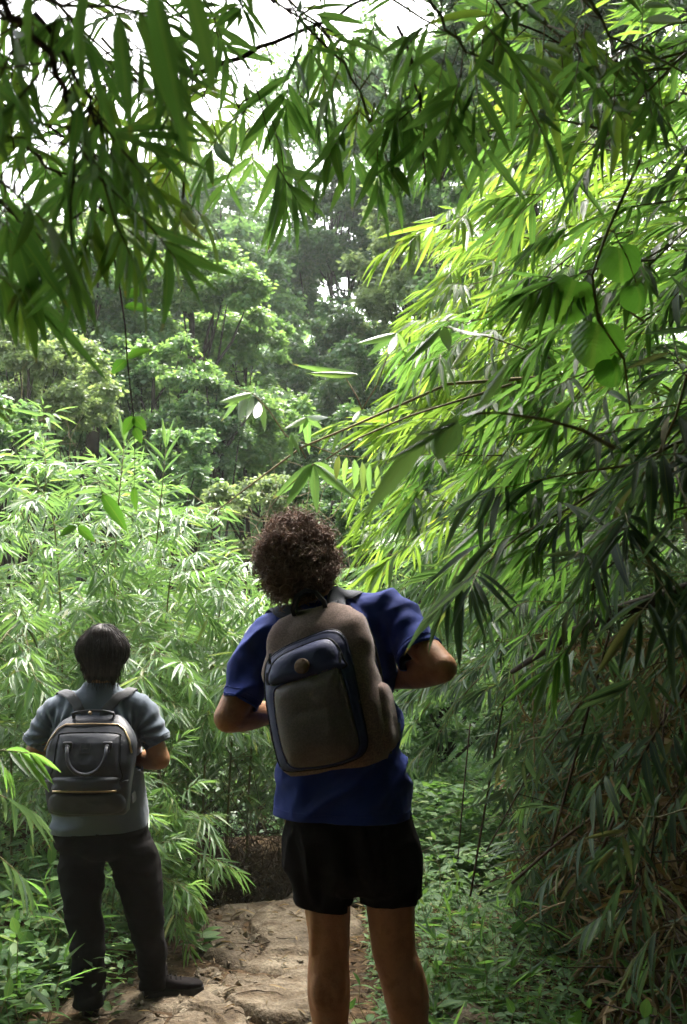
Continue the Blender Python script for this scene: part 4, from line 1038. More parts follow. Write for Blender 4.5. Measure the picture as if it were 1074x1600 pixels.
# shorts
b = MB()
b.loft([ring1(541, 1225, 0, .155, .108), ring1(546, 1272, 0, .176, .122), ring1(549, 1305, 0, .197, .142), ring1(551, 1350, 0, .203, .148), ring1(553, 1372, 0, .19, .13), ring1(554, 1386, 0, .12, .10)])
for pts in (((503, 1325, .094), (502, 1360, .095), (506, 1395, .086), (510, 1445, .083)), ((604, 1325, .096), (608, 1360, .094), (612, 1395, .086), (614, 1445, .087))):
    b.loft([(a_(x, y), R1 * r, F1 * r * 1.12, 2.3) for x, y, r in pts], 28)
me = remeshed(b, .0075, 5)
lh = a_(510, 1410); rh = a_(612, 1404)
cut(me, lh, (-ZU * 1.0 + R1 * -.16).normalized(), lh, .145); cut(me, rh, (-ZU + R1 * .05).normalized(), rh, .145)
def wr2(c, n):
    fold = noise.noise(Vector((c.x * 16, c.y * 12, c.z * 4)))
    return .010 * (1 - 2.2 * abs(fold)) + .004 * fr(c.x * 8, c.y * 8, c.z * 8, 3)
displace(me, wr2); smooth(me)
so_ = link('shorts', me, M['black'], man); m = so_.modifiers.new('t', 'SOLIDIFY'); m.thickness = .004; m.offset = -1
# curls
hb = MB(); h = MB()
hb.ball(HC1 + U1 * .012 - HF1 * .012, HR1 * .090, HF1 * .098, U1 * .100, 24, 16)
hb.ball(HC1 - U1 * .06 - HF1 * .038, HR1 * .082, HF1 * .06, U1 * .055, 20, 12)
lr = random.Random(3)
for i in range(2300):
    while True:
        d = Vector((lr.gauss(0, 1), lr.gauss(0, 1), lr.gauss(0, 1))).normalized()
        if d.y > .45 and d.z < .45: continue           # face stays clear
        if d.z < -.78: continue
        break
    rad = Vector((.080, .090, .090))
    root = HC1 + HR1 * d.x * rad.x + HF1 * (d.y * rad.y - .01) + U1 * d.z * rad.z
    nrm = (HR1 * d.x + HF1 * d.y + U1 * d.z).normalized()
    clump = fr(d.x * 2.1, d.y * 2.1, d.z * 2.1 + 4, 3) + .35 * fr(d.x * 6, d.y * 6, d.z * 6, 2)
    ln = lr.uniform(.034, .048) * (1 + .8 * clump) * (1.0 if d.z > -.3 else .85)
    rc = lr.uniform(.007, .014); turns = lr.uniform(1.0, 2.0); ph = lr.uniform(0, 6.28)
    sweep = Vector((lr.gauss(0, .5), lr.gauss(0, .5), lr.gauss(0, .3) - .55))
    pts = []
    pdir = nrm.copy(); p = root.copy(); nseg = 15
    for k in range(nseg):
        t = k / (nseg - 1)
        pdir = (nrm * (1 - .75 * t) + sweep * (t * .9)).normalized()
        u = pdir.orthogonal().normalized(); v = pdir.cross(u)
        a = ph + turns * 6.283 * t
        pts.append(p + (u * math.cos(a) + v * math.sin(a)) * rc * min(1, t * 3))
        p = p + pdir * ln / nseg * 1.3
    strip_tube(h, pts, lr.uniform(.0016, .0036), 4)
    if i % 5 == 0:
        for q in range(2):                              # loose frizz
            off = Vector((lr.gauss(0, .006), lr.gauss(0, .006), lr.gauss(0, .006)))
            strip_tube(h, [pp + off * (k / 8) + nrm * (.012 * k / nseg) for k, pp in enumerate(pts)], .0008, 3)
b0 = len(hb.v); hb.v += h.v; hb.f += [tuple(x + b0 for x in f) for f in h.f]
hb.build('hair', M['curls'], man)

# ---- his backpack: local frame x (across), z (up the back), -y (away from the back)
ZB = (ZU * .974 + R1 * (-.205) + F1 * .09).normalized(); nB = (-F1 - R1 * .10); nB = (nB - ZB * nB.dot(ZB)).normalized()
XB = ZB.cross(-nB).normalized() * -1
if XB.x < 0: XB = -XB
OB = P(519, 1071, 2.785)
ZB = ZB * .955
def B1(x, y, z): return OB + XB * x + nB * y + ZB * z
def w1(z):  return float(np.interp(z, [-.235, -.21, -.12, 0, .10, .17, .215, .235], [.135, .152, .160, .163, .158, .142, .108, .06]))
def dp1(z): return float(np.interp(z, [-.235, -.21, -.12, 0, .10, .17, .215, .235], [.135, .16, .165, .160, .140, .112, .075, .045]))
def surf1(x, z, e=3.2):
    q = min(.985, abs(x) / w1(z)); return dp1(z) * .5 * (1 + (1 - q ** e) ** (1 / e))
pack = empty('backpack', B1(0, .05, -.235), 'brown heather backpack with navy upper pocket, dark front pocket and round tan patch', 'backpack')
b = MB()
zs = list(np.linspace(-.235, .235, 26))
b.loft([(B1(0, dp1(z) / 2, z), XB * w1(z), nB * (dp1(z) / 2), 3.2) for z in zs], 48)
me = b.mesh('pack_body')
displace(me, lambda c, n: .010 * fr(c.x * 7, c.y * 7, c.z * 7, 3) + .006 * (1 - 2 * abs(noise.noise(Vector((c.x * 8, c.y * 8, c.z * 15))))))
link('pack_body', me, M['brownpack'], pack)
def pad(B, surf, outline, hgt, n=3.0, rings=14, lump=.004, seed=0.0, lean=0.0):
    """padded pocket: outline points (x, z) on the pack's face, domed outward by hgt"""
    cx = sum(x for x, z in outline) / len(outline); cz = sum(z for x, z in outline) / len(outline)
    # resample smooth
    pts = []
    m = len(outline)
    for i in range(m):
        p0, p1, p2, p3 = [Vector((*outline[(i + k) % m], 0)) for k in (-1, 0, 1, 2)]
        for k in range(6):
            t = k / 6
            q = 0.5 * ((2 * p1) + (p2 - p0) * t + (2 * p0 - 5 * p1 + 4 * p2 - p3) * t * t + (3 * p1 - p0 - 3 * p2 + p3) * t ** 3); pts.append((q.x, q.y))
    v = [B(cx, surf(cx, cz) + hgt, cz)]; f = []; K = len(pts)
    for r in range(1, rings + 2):
        t = min(1, r / rings)
        for x, z in pts:
            X, Z = cx + (x - cx) * t, cz + (z - cz) * t
            y = surf(X, Z) + hgt * (1 - t ** (n * 1.6)) ** .6 * (1 - lean * (Z - cz)) + lump * .9 * fr(X * 6 + 3, Z * 9, seed + 5, 3) * (1 - t ** 4) + .0025 * (1 - 2 * abs(noise.noise(Vector((X * 16 + Z * 9, Z * 13, seed))))) * (1 - t ** 6)
            if r > rings: y = surf(X, Z) - .012
            v.append(B(X, y, Z))
    for k in range(K): f.append((0, 1 + (k + 1) % K, 1 + k))
    for r in range(rings):
        for k in range(K):
            q = 1 + r * K; f.append((q + k, q + (k + 1) % K, q + K + (k + 1) % K, q + K + k))
    mb = MB(); mb.v = v; mb.f = f
    edge = [B(x, surf(x, z) + .004, z) for x, z in pts]
    return mb, edge
def face_up(me):
    bm = bmesh.new(); bm.from_mesh(me); bmesh.ops.recalc_face_normals(bm, faces=bm.faces); bm.to_mesh(me); bm.free(); return me
# navy front panel
o1 = [(-.138, -.20), (-.148, -.08), (-.146, .04), (-.128, .095), (-.080, .122), (-.01, .138), (.060, .146), (.098, .122), (.114, .06), (.118, -.06), (.114, -.19), (.05, -.222), (-.06, -.222)]
mb, edge = pad(B1, surf1, o1, .014, seed=1); link('front_panel', face_up(mb.mesh('front_panel')), M['navy'], pack)
z_ = MB(); z_.tube(edge + edge[:1], .0018, 6); z_.build('zip', M['zip'], pack)
sf2 = lambda x, z: surf1(x, z) + .012
o2 = [(-.120, .026), (-.116, .068), (-.088, .096), (-.03, .112), (.05, .122), (.082, .098), (.096, .055), (.096, .03), (.0, .020)]
mb, edge = pad(B1, sf2, o2, .026, n=2.2, seed=2); up_ = link('upper_pocket', face_up(mb.mesh('upper_pocket')), M['navy'], pack)
z_ = MB(); z_.tube(edge + edge[:1], .0022, 6); z_.build('zip', M['zip'], up_)
o3 = [(-.104, -.195), (-.116, -.10), (-.112, -.01), (-.092, .018), (.0, .030), (.070, .040), (.088, .024), (.100, -.09), (.098, -.19), (.05, -.216), (-.05, -.216)]
mb, edge = pad(B1, sf2, o3, .030, n=2.6, seed=3, lump=.007, lean=1.0); fp = link('front_pocket', face_up(mb.mesh('front_pocket')), M['greypack'], pack)
z_ = MB(); z_.tube(edge + edge[:1], .003, 6); z_.build('piping', M['navy'], fp)
pc = MB(); cz = .056; cx = -.010
yy = surf1(cx, cz) + .012 + .0335
pc.loft([(B1(cx, yy - .012, cz), XB * .0205, (ZB - nB * .25).normalized() * .0205, 2), (B1(cx, yy + .002, cz), XB * .0205, (ZB - nB * .25).normalized() * .0205, 2), (B1(cx, yy + .0035, cz), XB * .0185, (ZB - nB * .25).normalized() * .0185, 2)], 28)
pc.build('round_patch', M['patch'], pack)
hd = MB(); pts = [B1(-.052, .050, .208), B1(-.050, .062, .236), B1(-.030, .068, .268), B1(.0, .070, .279), B1(.024, .068, .268), B1(.040, .060, .238), B1(.042, .050, .208)]
hd.ribbon(pts, [nB * .8 + XB * .1] * 7, .028, .012); hd.build('handle', M['zip'], pack, sm=False)
sp = MB()                                              # side pocket seams and gusset zip
for s_ in (-1, 1):
    sp.tube([B1(s_ * (w1(z) * .985), dp1(z) * .33, z) for z in np.linspace(-.22, .17, 16)], .004, 6)
sp.tube([B1(x, dp1(.2) * .52, .196 + .018 * (1 - (x / .12) ** 2)) for x in np.linspace(-.115, .115, 12)], .004, 6)
sp.build('seam', M['zip'], pack)
for (x, z, l) in ((-.118, .060, .035), (.093, .075, .032), (-.105, .112, .03)):
    zp = MB(); yy = surf1(x, z) + .03; zp.ribbon([B1(x, yy, z), B1(x - .002, yy + .006, z - l * .5), B1(x - .004, yy + .003, z - l)], [XB] * 3, .007, .003); zp.build('zip_pull', M['strap'], pack, sm=False)
wb = MB(); wb.ribbon([B1(-.045, dp1(.19) * .5, .205), B1(-.062, .03, .225), B1(-.068, .0, .232)], [XB] * 3, .022, .004); wb.build('load_strap', M['strap'], pack, sm=False)
wb = MB(); wb.ribbon([B1(.040, dp1(.19) * .5, .205), B1(.052, .03, .228), B1(.055, .0, .240)], [XB] * 3, .022, .004); wb.build('load_strap', M['strap'], pack, sm=False)
stt = MB()
for k in range(46):                                     # stitching round the dark front pocket
    e0, e1 = edge[(k * len(edge)) // 46], edge[((k * len(edge)) // 46 + 1) % len(edge)]
    c_e = sum(edge, Vector()) / len(edge); q0 = e0.lerp(c_e, .06) + nB * .014; q1 = e0.lerp(e1, .8).lerp(c_e, .06) + nB * .014; stt.tube([q0, q1], .0011, 4)
tag(stt.build('stitching', M['brownpack'], fp), kind='stuff')
sg = MB()
mb, edge = pad(lambda x, y, z: B1(w1(z) * .93 + y, x + .075, z), lambda x, z: .010, [(-.05, -.20), (-.052, -.08), (-.04, -.03), (.02, -.03), (.04, -.08), (.045, -.20)], .018, seed=7)
link('side_pocket', face_up(mb.mesh('side_pocket')), M['brownpack'], pack)
for pts in ([B1(.058, .012, .185), B1(.055, -.006, .235), P(536, 917, 2.88), P(545, 908, 2.94), P(556, 930, 3.04), P(566, 985, 3.10), P(574, 1050, 3.10), P(600, 1110, 3.05), P(625, 1140, 2.93), B1(.15, .0, -.17)],
            [B1(-.070, .012, .185), B1(-.075, -.006, .225), P(438, 945, 2.88), P(432, 938, 2.95), P(430, 960, 3.05), P(436, 1010, 3.12), P(442, 1070, 3.12), P(434, 1120, 3.08), P(425, 1150, 2.95), B1(-.15, .0, -.17)]):
    ob = strap_on(bvh1, pts, 1.2, 1.2, .060, .011).build('shoulder_strap', M['strap'], pack, sm=False)
    m = ob.modifiers.new('s', 'SUBSURF'); m.levels = 1; m.render_levels = 1

# ============ the man in the grey T-shirt
D2 = 4.45
def c_(px, py, dd=0.0): return P(px, py, D2 + dd)
F2 = Vector((-.04, .999, 0)).normalized(); R2v = Vector((.999, .04, 0)).normalized()
def ring2(px, py, dd, hw, hd, roll=0, e=2.3):
    r = (R2v * math.cos(R(roll)) + ZU * math.sin(R(roll)))
    return (c_(px, py, dd), r * hw, F2 * hd, e)
gz2 = -.128
guy = empty('person', (c_(165, 1500).x, 4.45, gz2), 'man with black tied-back hair, grey T-shirt, black trousers and black shoes', 'person')
HC2 = c_(163, 1018, .01)
U2 = (ZU * math.cos(R(6)) - F2 * math.sin(R(6))).normalized(); HF2 = (F2 * math.cos(R(6)) + ZU * math.sin(R(6))).normalized(); HR2 = HF2.cross(U2).normalized()
b = MB(); face_prims(b, HC2, HR2, HF2, U2)
b.limb([c_(158, 1080), c_(160, 1060), c_(162, 1035)], [.072, .064, .060])
b.loft([ring2(162, 1335, 0, .12, .09), ring2(160, 1300, 0, .165, .11), ring2(156, 1240, 0, .165, .11), ring2(152, 1170, 0, .165, .10), ring2(152, 1125, 0, .15, .085), ring2(155, 1095, 0, .10, .06), ring2(158, 1072, 0, .07, .06)])
s2L = c_(84, 1113, .0); e2L = c_(50, 1190, -.03); w2L = c_(92, 1188, .19)
s2R = c_(223, 1110, .0); e2R = c_(250, 1186, -.03); w2R = c_(208, 1186, .19)
b.limb([s2L, s2L.lerp(e2L, .5), e2L], [.042, .048, .046]); b.limb([e2L, e2L.lerp(w2L, .35), w2L], [.047, .047, .031])
b.limb([s2R, s2R.lerp(e2R, .5), e2R], [.042, .048, .046]); b.limb([e2R, e2R.lerp(w2R, .35), w2R], [.047, .047, .031])
hand_prims(b, w2L, (w2L - e2L) + ZU * .1, -F2 + R2v * .3, -1); hand_prims(b, w2R, (w2R - e2R) + ZU * .1, -F2 - R2v * .3, 1)
L2 = [(128, 1325, .092, 0), (130, 1400, .072, -.02), (136, 1450, .056, -.04), (139, 1510, .052, -.06), (138, 1562, .036, -.07)]
R2k = [(203, 1325, .095, 0), (222, 1400, .072, .05), (229, 1435, .056, .08), (236, 1490, .052, .12), (237, 1530, .036, .15)]
for K in (L2, R2k): b.limb([c_(x, y, dd) for x, y, r, dd in K], [r for x, y, r, dd in K], 18)
me = remeshed(b, .0065, 5); smooth(me); link('body', me, M['skin2'], guy)
for s_ in (-1, 1):
    e = MB(); e.ball(HC2 + HR2 * .031 * s_ + HF2 * .084 + U2 * .008, HR2 * .0125, HF2 * .0125, U2 * .0125); e.build('eye', M['eye'], guy)
c = on_plane(138, 1580, gz2); shoe(guy, c + Vector((0, .02, 0)), c + Vector((-.03, .29, 0)), ankle_h=.11)
c = on_plane(226, 1549, gz2); c2 = on_plane(298, 1540, gz2); shoe(guy, c, c + (c2 - c).normalized() * .275, ankle_h=.11)
# T-shirt
b = MB()
b.loft([ring2(157, 1306, 0, .213, .150), ring2(156, 1270, 0, .212, .150), ring2(154, 1220, 0, .202, .142), ring2(151, 1160, 0, .197, .136), ring2(152, 1118, 0, .196, .122), ring2(154, 1092, 0, .155, .092), ring2(157, 1076, 0, .090, .074), ring2(159, 1064, 0, .070, .066)])
h2L = c_(56, 1163, -.02); h2R = c_(247, 1160, -.02); d2L = (h2L - s2L).normalized(); d2R = (h2R - s2R).normalized()
b.limb([c_(112, 1100), s2L, s2L.lerp(h2L, .5), h2L + d2L * .04], [.064, .064, .063, .060])
b.limb([c_(196, 1097), s2R, s2R.lerp(h2R, .5), h2R + d2R * .04], [.064, .064, .063, .063])
me = remeshed(b, .008, 7)
cut(me, h2L + d2L * .006, d2L, h2L, .14); cut(me, h2R + d2R * .006, d2R, h2R, .14)
hem = c_(157, 1294); cut(me, hem, (-ZU + R2v * .06).normalized(), hem, .6)
nk = c_(159, 1066); cut(me, nk, (ZU + F2 * .2).normalized(), nk, .11)
armL, armR = c_(98, 1150), c_(210, 1148)
def wr3(c, n):
    k = .004 * fr(c.x * 8, c.y * 8, c.z * 8, 3)
    for A in (armL, armR):                              # folds fan out from the armpits
        q = c - A; r_ = math.hypot(q.x, q.z)
        an = math.atan2(q.z, q.x)
        k += .007 * (1 - sstep(.05, .26, r_)) * sstep(.0, .05, r_) * math.sin(an * 17 + 2.5 * noise.noise(c * 7))
    fold = noise.noise(Vector((c.x * 4, c.y * 4, c.z * 12)))
    k += .020 * (1 - 2.4 * abs(fold)) * (1 - sstep(.35, .95, c.z))
    return k
displace(me, wr3); smooth(me); bvh2 = bvh_of(me)
sh = link('shirt', me, M['grey'], guy); m = sh.modifiers.new('t', 'SOLIDIFY'); m.thickness = .004; m.offset = -1
# trousers
b = MB()
b.loft([ring2(159, 1262, 0, .180, .122), ring2(160, 1298, 0, .203, .142), ring2(162, 1320, 0, .205, .148), ring2(163, 1335, 0, .12, .11)])
for K in (((130, 1315, .100, 0), (128, 1350, .094, -.01), (131, 1400, .081, -.02), (134, 1450, .071, -.04), (139, 1505, .064, -.06), (138, 1545, .062, -.07), (138, 1575, .064, -.07)),
          ((200, 1315, .108, 0), (212, 1350, .104, .02), (222, 1400, .086, .05), (229, 1440, .074, .08), (236, 1490, .064, .12), (239, 1525, .058, .15), (240, 1550, .058, .15))):
    b.loft([(c_(x, y, dd), R2v * r, F2 * r * 1.15, 2.2) for x, y, r, dd in K], 26)
me = remeshed(b, .008, 5)
q = c_(138, 1568, -.07); cut(me, q, -ZU, q, .12); q = c_(239, 1540, .15); cut(me, q, -ZU, q, .12)
def wr4(c, n):
    f1 = noise.noise(Vector((c.x * 9, c.y * 9, c.z * 13)))
    return .011 * (1 - 2.2 * abs(f1)) + .005 * fr(c.x * 8, c.y * 8, c.z * 8, 3)
displace(me, wr4); smooth(me)
hm = MB()
for c_h, ax in ((h2L, d2L), (h2R, d2R)):
    for o_ in (.002, -.020):
        q = [bvh2.find_nearest(p) for p in hem_ring(c_h + ax * o_, ax, .068)]; hm.tube([l + n * .0006 for l, n, *_ in q], .0018, 4)
tag(hm.build('hem_seam', M['grey'], sh), kind='stuff')
o = link('trousers', me, M['black'], guy); m = o.modifiers.new('t', 'SOLIDIFY'); m.thickness = .004; m.offset = -1
# hair: pulled back over rolled sides into a flat knot, loose at the nape
hb = MB()
V2 = lambda x, y, z: HC2 + HR2 * x + HF2 * y + U2 * z
hb.ball(V2(0, -.014, .012), HR2 * .090, HF2 * .100, U2 * .108, 26, 18)
hb.ball(V2(0, -.035, -.052), HR2 * .083, HF2 * .066, U2 * .080, 22, 14)
hb.ball(V2(0, -.052, .066), HR2 * .052, HF2 * .046, U2 * .050, 20, 14)
for s_ in (-1, 1): hb.ball(V2(.060 * s_, -.030, .012), HR2 * .046, HF2 * .064, U2 * .066, 18, 12)
hb.limb([V2(-.05, -.045, -.10), V2(-.045, -.052, -.135)], [.032, .012]); hb.limb([V2(.045, -.045, -.10), V2(.05, -.05, -.132)], [.032, .012]); hb.limb([V2(0, -.05, -.10), V2(.004, -.056, -.130)], [.04, .014])
me = remeshed(hb, .006, 3)
def hw_(c, n): return .003 * noise.noise(c * 22) + .0015 * noise.noise(c * 60)
displace(me, hw_); smooth(me); bvh3 = bvh_of(me)
ho = link('hair', me, M['blackhair'], guy)
h = MB(); lr = random.Random(5)
for i in range(1900):
    a = lr.uniform(0, 2 * math.pi); r0 = lr.uniform(.0, .10) if i % 3 else lr.uniform(.05, .13)
    p = V2(r0 * math.cos(a), r0 * math.sin(a) - .02, .13 - .6 * r0)
    p = bvh3.find_nearest(p)[0]; part = lr.gauss(0, .25)
    d = (HR2 * math.cos(a) * .8 + HF2 * (math.sin(a) * .8 - .35) + HR2 * part).normalized(); pts = []
    ns = lr.randint(6, 15); lift = lr.choice((.001, .002, .004, .007, .011)) * lr.uniform(.6, 1.2); wv = lr.uniform(0, 6.28)
    for k in range(ns):
        loc, n, *_ = bvh3.find_nearest(p); t = k / (ns - 1)
        if (loc - HC2).dot(U2) < -.125 or ((loc - HC2).dot(HF2) > .05 and (loc - HC2).dot(U2) < .05): break
        pts.append(loc + n * (lift * (.4 + t) + .0015 * math.sin(wv + 5 * t)))
        d = (d - U2 * .28 + rv0(lr, .05)).normalized(); d = (d - n * d.dot(n)).normalized(); p = loc + d * .0125
    if len(pts) > 3: strip_tube(h, pts, lr.uniform(.0012, .0028), 3)
    if i % 7 == 0 and len(pts) > 3:                    # flyaways
        strip_tube(h, [q + (q - HC2).normalized() * (.022 * (k / len(pts)) ** 2) + rv0(lr, .0012) for k, q in enumerate(pts)], .0009, 3)
for i in range(90):                                     # wisps at the nape
    x = lr.uniform(-.075, .075); z = lr.uniform(-.10, -.06)
    pts = [V2(x * (1 + .1 * t) + .006 * math.sin(3 * t + i), -.085 - .006 * t + .03 * (abs(x) / .075) ** 2, z - t * lr.uniform(.05, .075)) for t in [k / 5 for k in range(6)]]
    strip_tube(h, pts, .0013, 3)
h.build('strands', M['blackhair'], ho)

# ---- his bag: black leather, framed top
nC = Vector((.03, -1, .04)).normalized(); ZC = (ZU - nC * ZU.dot(nC)).normalized(); XC = ZC.cross(nC); XC = XC if XC.x > 0 else -XC
OC = P(148, 1189, 4.305)
def B2(x, y, z): return OC + XC * x + nC * y + ZC * z
ZQ = [-.215, -.20, -.10, .0, .085, .12, .16, .185, .195]
def w2(z):  return float(np.interp(z, ZQ, [.150, .166, .178, .186, .188, .176, .148, .120, .10]))
def dp2(z): return float(np.interp(z, ZQ, [.12, .145, .155, .150, .128, .110, .078, .052, .03]))
def surf2(x, z, e=4.0):
    q = min(.985, abs(x) / w2(z)); return dp2(z) * .5 * (1 + (1 - q ** e) ** (1 / e))
bag = empty('backpack', B2(0, .05, -.215), 'black leather frame-top backpack with brass zips and two hanging handles', 'backpack')
b = MB(); b.loft([(B2(0, dp2(z) / 2, z), XC * w2(z), nC * (dp2(z) / 2), 4.0) for z in np.linspace(-.215, .195, 26)], 48)
me = b.mesh('bag_body'); displace(me, lambda c, n: .006 * fr(c.x * 7, c.y * 7, c.z * 7, 3) + .004 * (1 - 2 * abs(noise.noise(c * 10)))); link('bag_body', me, M['leather'], bag)
zz = MB()
zl = [(-.184, .055), (-.168, .098), (-.140, .142), (-.112, .160), (0, .163), (.112, .160), (.140, .142), (.166, .098), (.182, .045)]
zz.tube([B2(x, surf2(min(max(x, -.9 * w2(z)), .9 * w2(z)), z) + .004, z) for x, z in zl], .0042, 6); zz.build('frame_zip', M['brass'], bag)
mb, edge = pad(B2, surf2, [(-.120, .125), (0, .130), (.118, .125), (.132, .10), (.138, 0), (.140, -.065), (0, -.068), (-.140, -.065), (-.138, 0), (-.132, .10)], .010, n=4, seed=4, lump=.006)
fl = link('front_panel', face_up(mb.mesh('front_panel')), M['leather'], bag)
t_ = MB(); t_.tube(edge + edge[:1], .0025, 6); t_.build('seam', M['zip'], fl)
sfp = lambda x, z: surf2(x, z) + .006
mb, edge = pad(B2, sfp, [(-.128, -.050), (0, -.046), (.128, -.050), (.136, -.075), (.132, -.108), (0, -.114), (-.132, -.108), (-.136, -.075)], .026, n=2.2, seed=5, lump=.005)
pk = link('zip_pocket', face_up(mb.mesh('zip_pocket')), M['leather'], bag)
z2 = MB(); z2.tube([B2(x, sfp(x, -.098) + .019 - .05 * abs(x) * abs(x), -.104) for x in np.linspace(-.132, .132, 14)], .0045, 6); z2.build('pocket_zip', M['brass'], pk)
mb, edge = pad(B2, surf2, [(-.14, -.118), (0, -.118), (.14, -.118), (.150, -.19), (.0, -.205), (-.150, -.19)], .014, n=3, seed=6, lump=.006)
link('lower_panel', face_up(mb.mesh('lower_panel')), M['leather'], bag)
hh = MB(); pts = []
for t in np.linspace(0, 1, 17):
    a = math.pi * t; pts.append((-.082 * math.cos(a) * (1 if True else 0), .074 - .112 * math.sin(a) ** .8))
hh.tube([B2(x, surf2(x, z) + .024, z) for x, z in pts], .0085, 8); hh.build('front_handle', M['leather'], bag)
for s_ in (-1, 1):
    tb = MB(); tb.loft([(B2(.083 * s_, surf2(.08, .08) + .010, .078), XC * .022, ZC * .016, 5), (B2(.083 * s_, surf2(.08, .08) + .019, .078), XC * .020, ZC * .014, 5)], 20)
    tb.loft([(B2(.083 * s_, surf2(.08, .07) + .012, .066), XC * .011, ZC * .018, 4), (B2(.083 * s_, surf2(.08, .07) + .026, .064), XC * .010, ZC * .016, 4)], 16)
    tb.build('handle_tab', M['leather'], bag, sm=False)
lg = MB(); q = .020; cz = .068; cx = -.010
sq = [(cx - q, cz - q), (cx + q, cz - q), (cx + q, cz + q), (cx - q, cz + q), (cx - q, cz - q)]
lg.tube([B2(x, surf2(x, z) + .0125, z) for x, z in sq], .0014, 5)
lg.tube([B2(x, surf2(x, z) + .0125, z) for x, z in ((cx - q * .5, cz - q * .1), (cx + q * .5, cz - q * .1))], .0011, 5)
lg.tube([B2(x, surf2(x, z) + .0125, z) for x, z in ((cx - q * .3, cz + q * .4), (cx + q * .3, cz + q * .4))], .0011, 5)
lg.build('embossed_square', M['straplight'], bag)
th = MB(); th.ribbon([B2(-.085, .04, .188), B2(-.085, .05, .206), B2(-.05, .056, .214), B2(0, .058, .216), B2(.05, .056, .214), B2(.085, .05, .206), B2(.085, .04, .188)], [nC] * 7, .026, .010)
th.build('top_handle', M['leather'], bag, sm=False)
st = MB(); st.tube([B2(-.015, .070, .212), B2(-.005, .074, .205)], .007, 8); st.build('stud', M['brass'], bag)
for s_, pl in ((-1, [(127, 1112, -.10), (116, 1095, -.105), (103, 1078, -.075), (96, 1071, -.02), (92, 1074, .05), (92, 1105, .135), (95, 1150, .155), (85, 1200, .12), (80, 1235, .0)]),
               (1, [(165, 1112, -.10), (178, 1096, -.105), (194, 1079, -.075), (205, 1072, -.02), (210, 1075, .05), (211, 1105, .135), (209, 1150, .155), (214, 1200, .12), (216, 1235, .0)])):
    pts = [B2(.045 * s_ - .005, .01, .17)] + [c_(*q) for q in pl] + [B2(.165 * s_, .01, -.16)]
    ob = strap_on(bvh2, pts, 1.0, 1.2, .048, .008).build('shoulder_strap', M['straplight'], bag, sm=False)
    m = ob.modifiers.new('s', 'SUBSURF'); m.levels = 1; m.render_levels = 1
for s_ in (-1, 1):
    t_ = MB(); t_.tube([B2(s_ * x, surf2(x, z) + .003, z) for x, z in ((.142, -.075), (.158, -.068), (.172, -.066))], .0035, 6); t_.build('side_pocket_edge', M['straplight'], bag)
# ------------------------------------------------------------------ overhead bamboo sprays
def hang(label, poly, sprays, key, L, seed, r=.004, dead=False, rand=0, cap=120, droop=.42, wid=.14, group='bamboo branches hanging overhead', cat='bamboo'):
    """branch through photo directions (px, py, depth) with leaf sprays at (px, py, depth, dirx, diry, n, scale)"""
    lr = random.Random(seed)
    pts0 = [P(*q) for q in poly]
    pts = []
    for i in range(len(pts0) - 1):
        for k in range(4): pts.append(pts0[i].lerp(pts0[i + 1], k / 4) + rv(lr, .003))
    pts.append(pts0[-1])
    root = empty('bamboo_branch', pts[0], label, cat, group); LV, tw = Leaves(), MB()
    br = MB(); br.tube(pts, [r * (1 - .65 * i / len(pts)) for i in range(len(pts))], 6)
    for i in range(2, len(pts) - 1, 3): br.tube([pts[i] - (pts[i + 1] - pts[i]) * .04, pts[i], pts[i] + (pts[i + 1] - pts[i]) * .04], [r * .6, r * 1.15, r * .6], 6)
    for (px, py, d, dx, dy, n, sc) in sprays:
        p = P(px, py, d); near = min(pts, key=lambda q: (q - p).length)
        dd = (RGT * dx - UPV * dy + FWD * lr.uniform(-.35, .35)).normalized()
        m = near.lerp(p, .5) + Vector((0, 0, .03 * d / 2))
        tw.tube([near, m, p], [.0022, .0018, .0014], 4)
        spray(lr, LV, tw, p, dd, n, L * sc, droop, wid, .5)
    for k in range(rand):
        i = lr.randrange(1, len(pts)); p = pts[i]; d = (rv(lr, .8) + Vector((0, 0, -.5))).normalized(); ln = lr.uniform(.03, .16)
        q = p + d * ln; tw.tube([p, p.lerp(q, .5) + rv(lr, .01), q], [.002, .0016, .0013], 4)
        spray(lr, LV, tw, q, d, lr.randint(4, 7), L * lr.uniform(.75, 1.1), droop, wid, .5)
    br.build('branch', M['deadtwig'] if dead else M['culm'], root); tag(tw.build('twigs', M['deadtwig'] if dead else M['twig'], root), kind='stuff')
    LV.emit(root, key, cap, lr)
    return root
hang('brown bamboo branch slanting up to the top edge', [(300, 120, 2.2), (380, 88, 2.2), (480, 45, 2.2), (570, 0, 2.25), (680, -70, 2.3)],
     [(430, 120, 2.2, .1, 1, 6, 1.), (340, 215, 2.2, -.25, .8, 7, 1), (440, 235, 2.2, .1, 1, 8, 1.05), (395, 160, 2.2, -.6, .6, 6, .9), (470, 150, 2.2, .7, .7, 6, .9), (500, 90, 2.25, .2, 1, 6, .9), (430, 255, 2.15, .5, .8, 7, .9)], 'bamboo_dark', .145, 501, .006, True, 5)
hang('hanging spray with a star of narrow leaves under the sky gap', [(300, 100, 1.9), (290, 200, 1.9), (288, 300, 1.9)],
     [(288, 300, 1.9, -.1, 1, 8, 1.), (250, 250, 1.9, -.6, .6, 5, .8), (285, 310, 1.9, .7, .6, 5, .9)], 'bamboo', .135, 502, .003, False, 2)
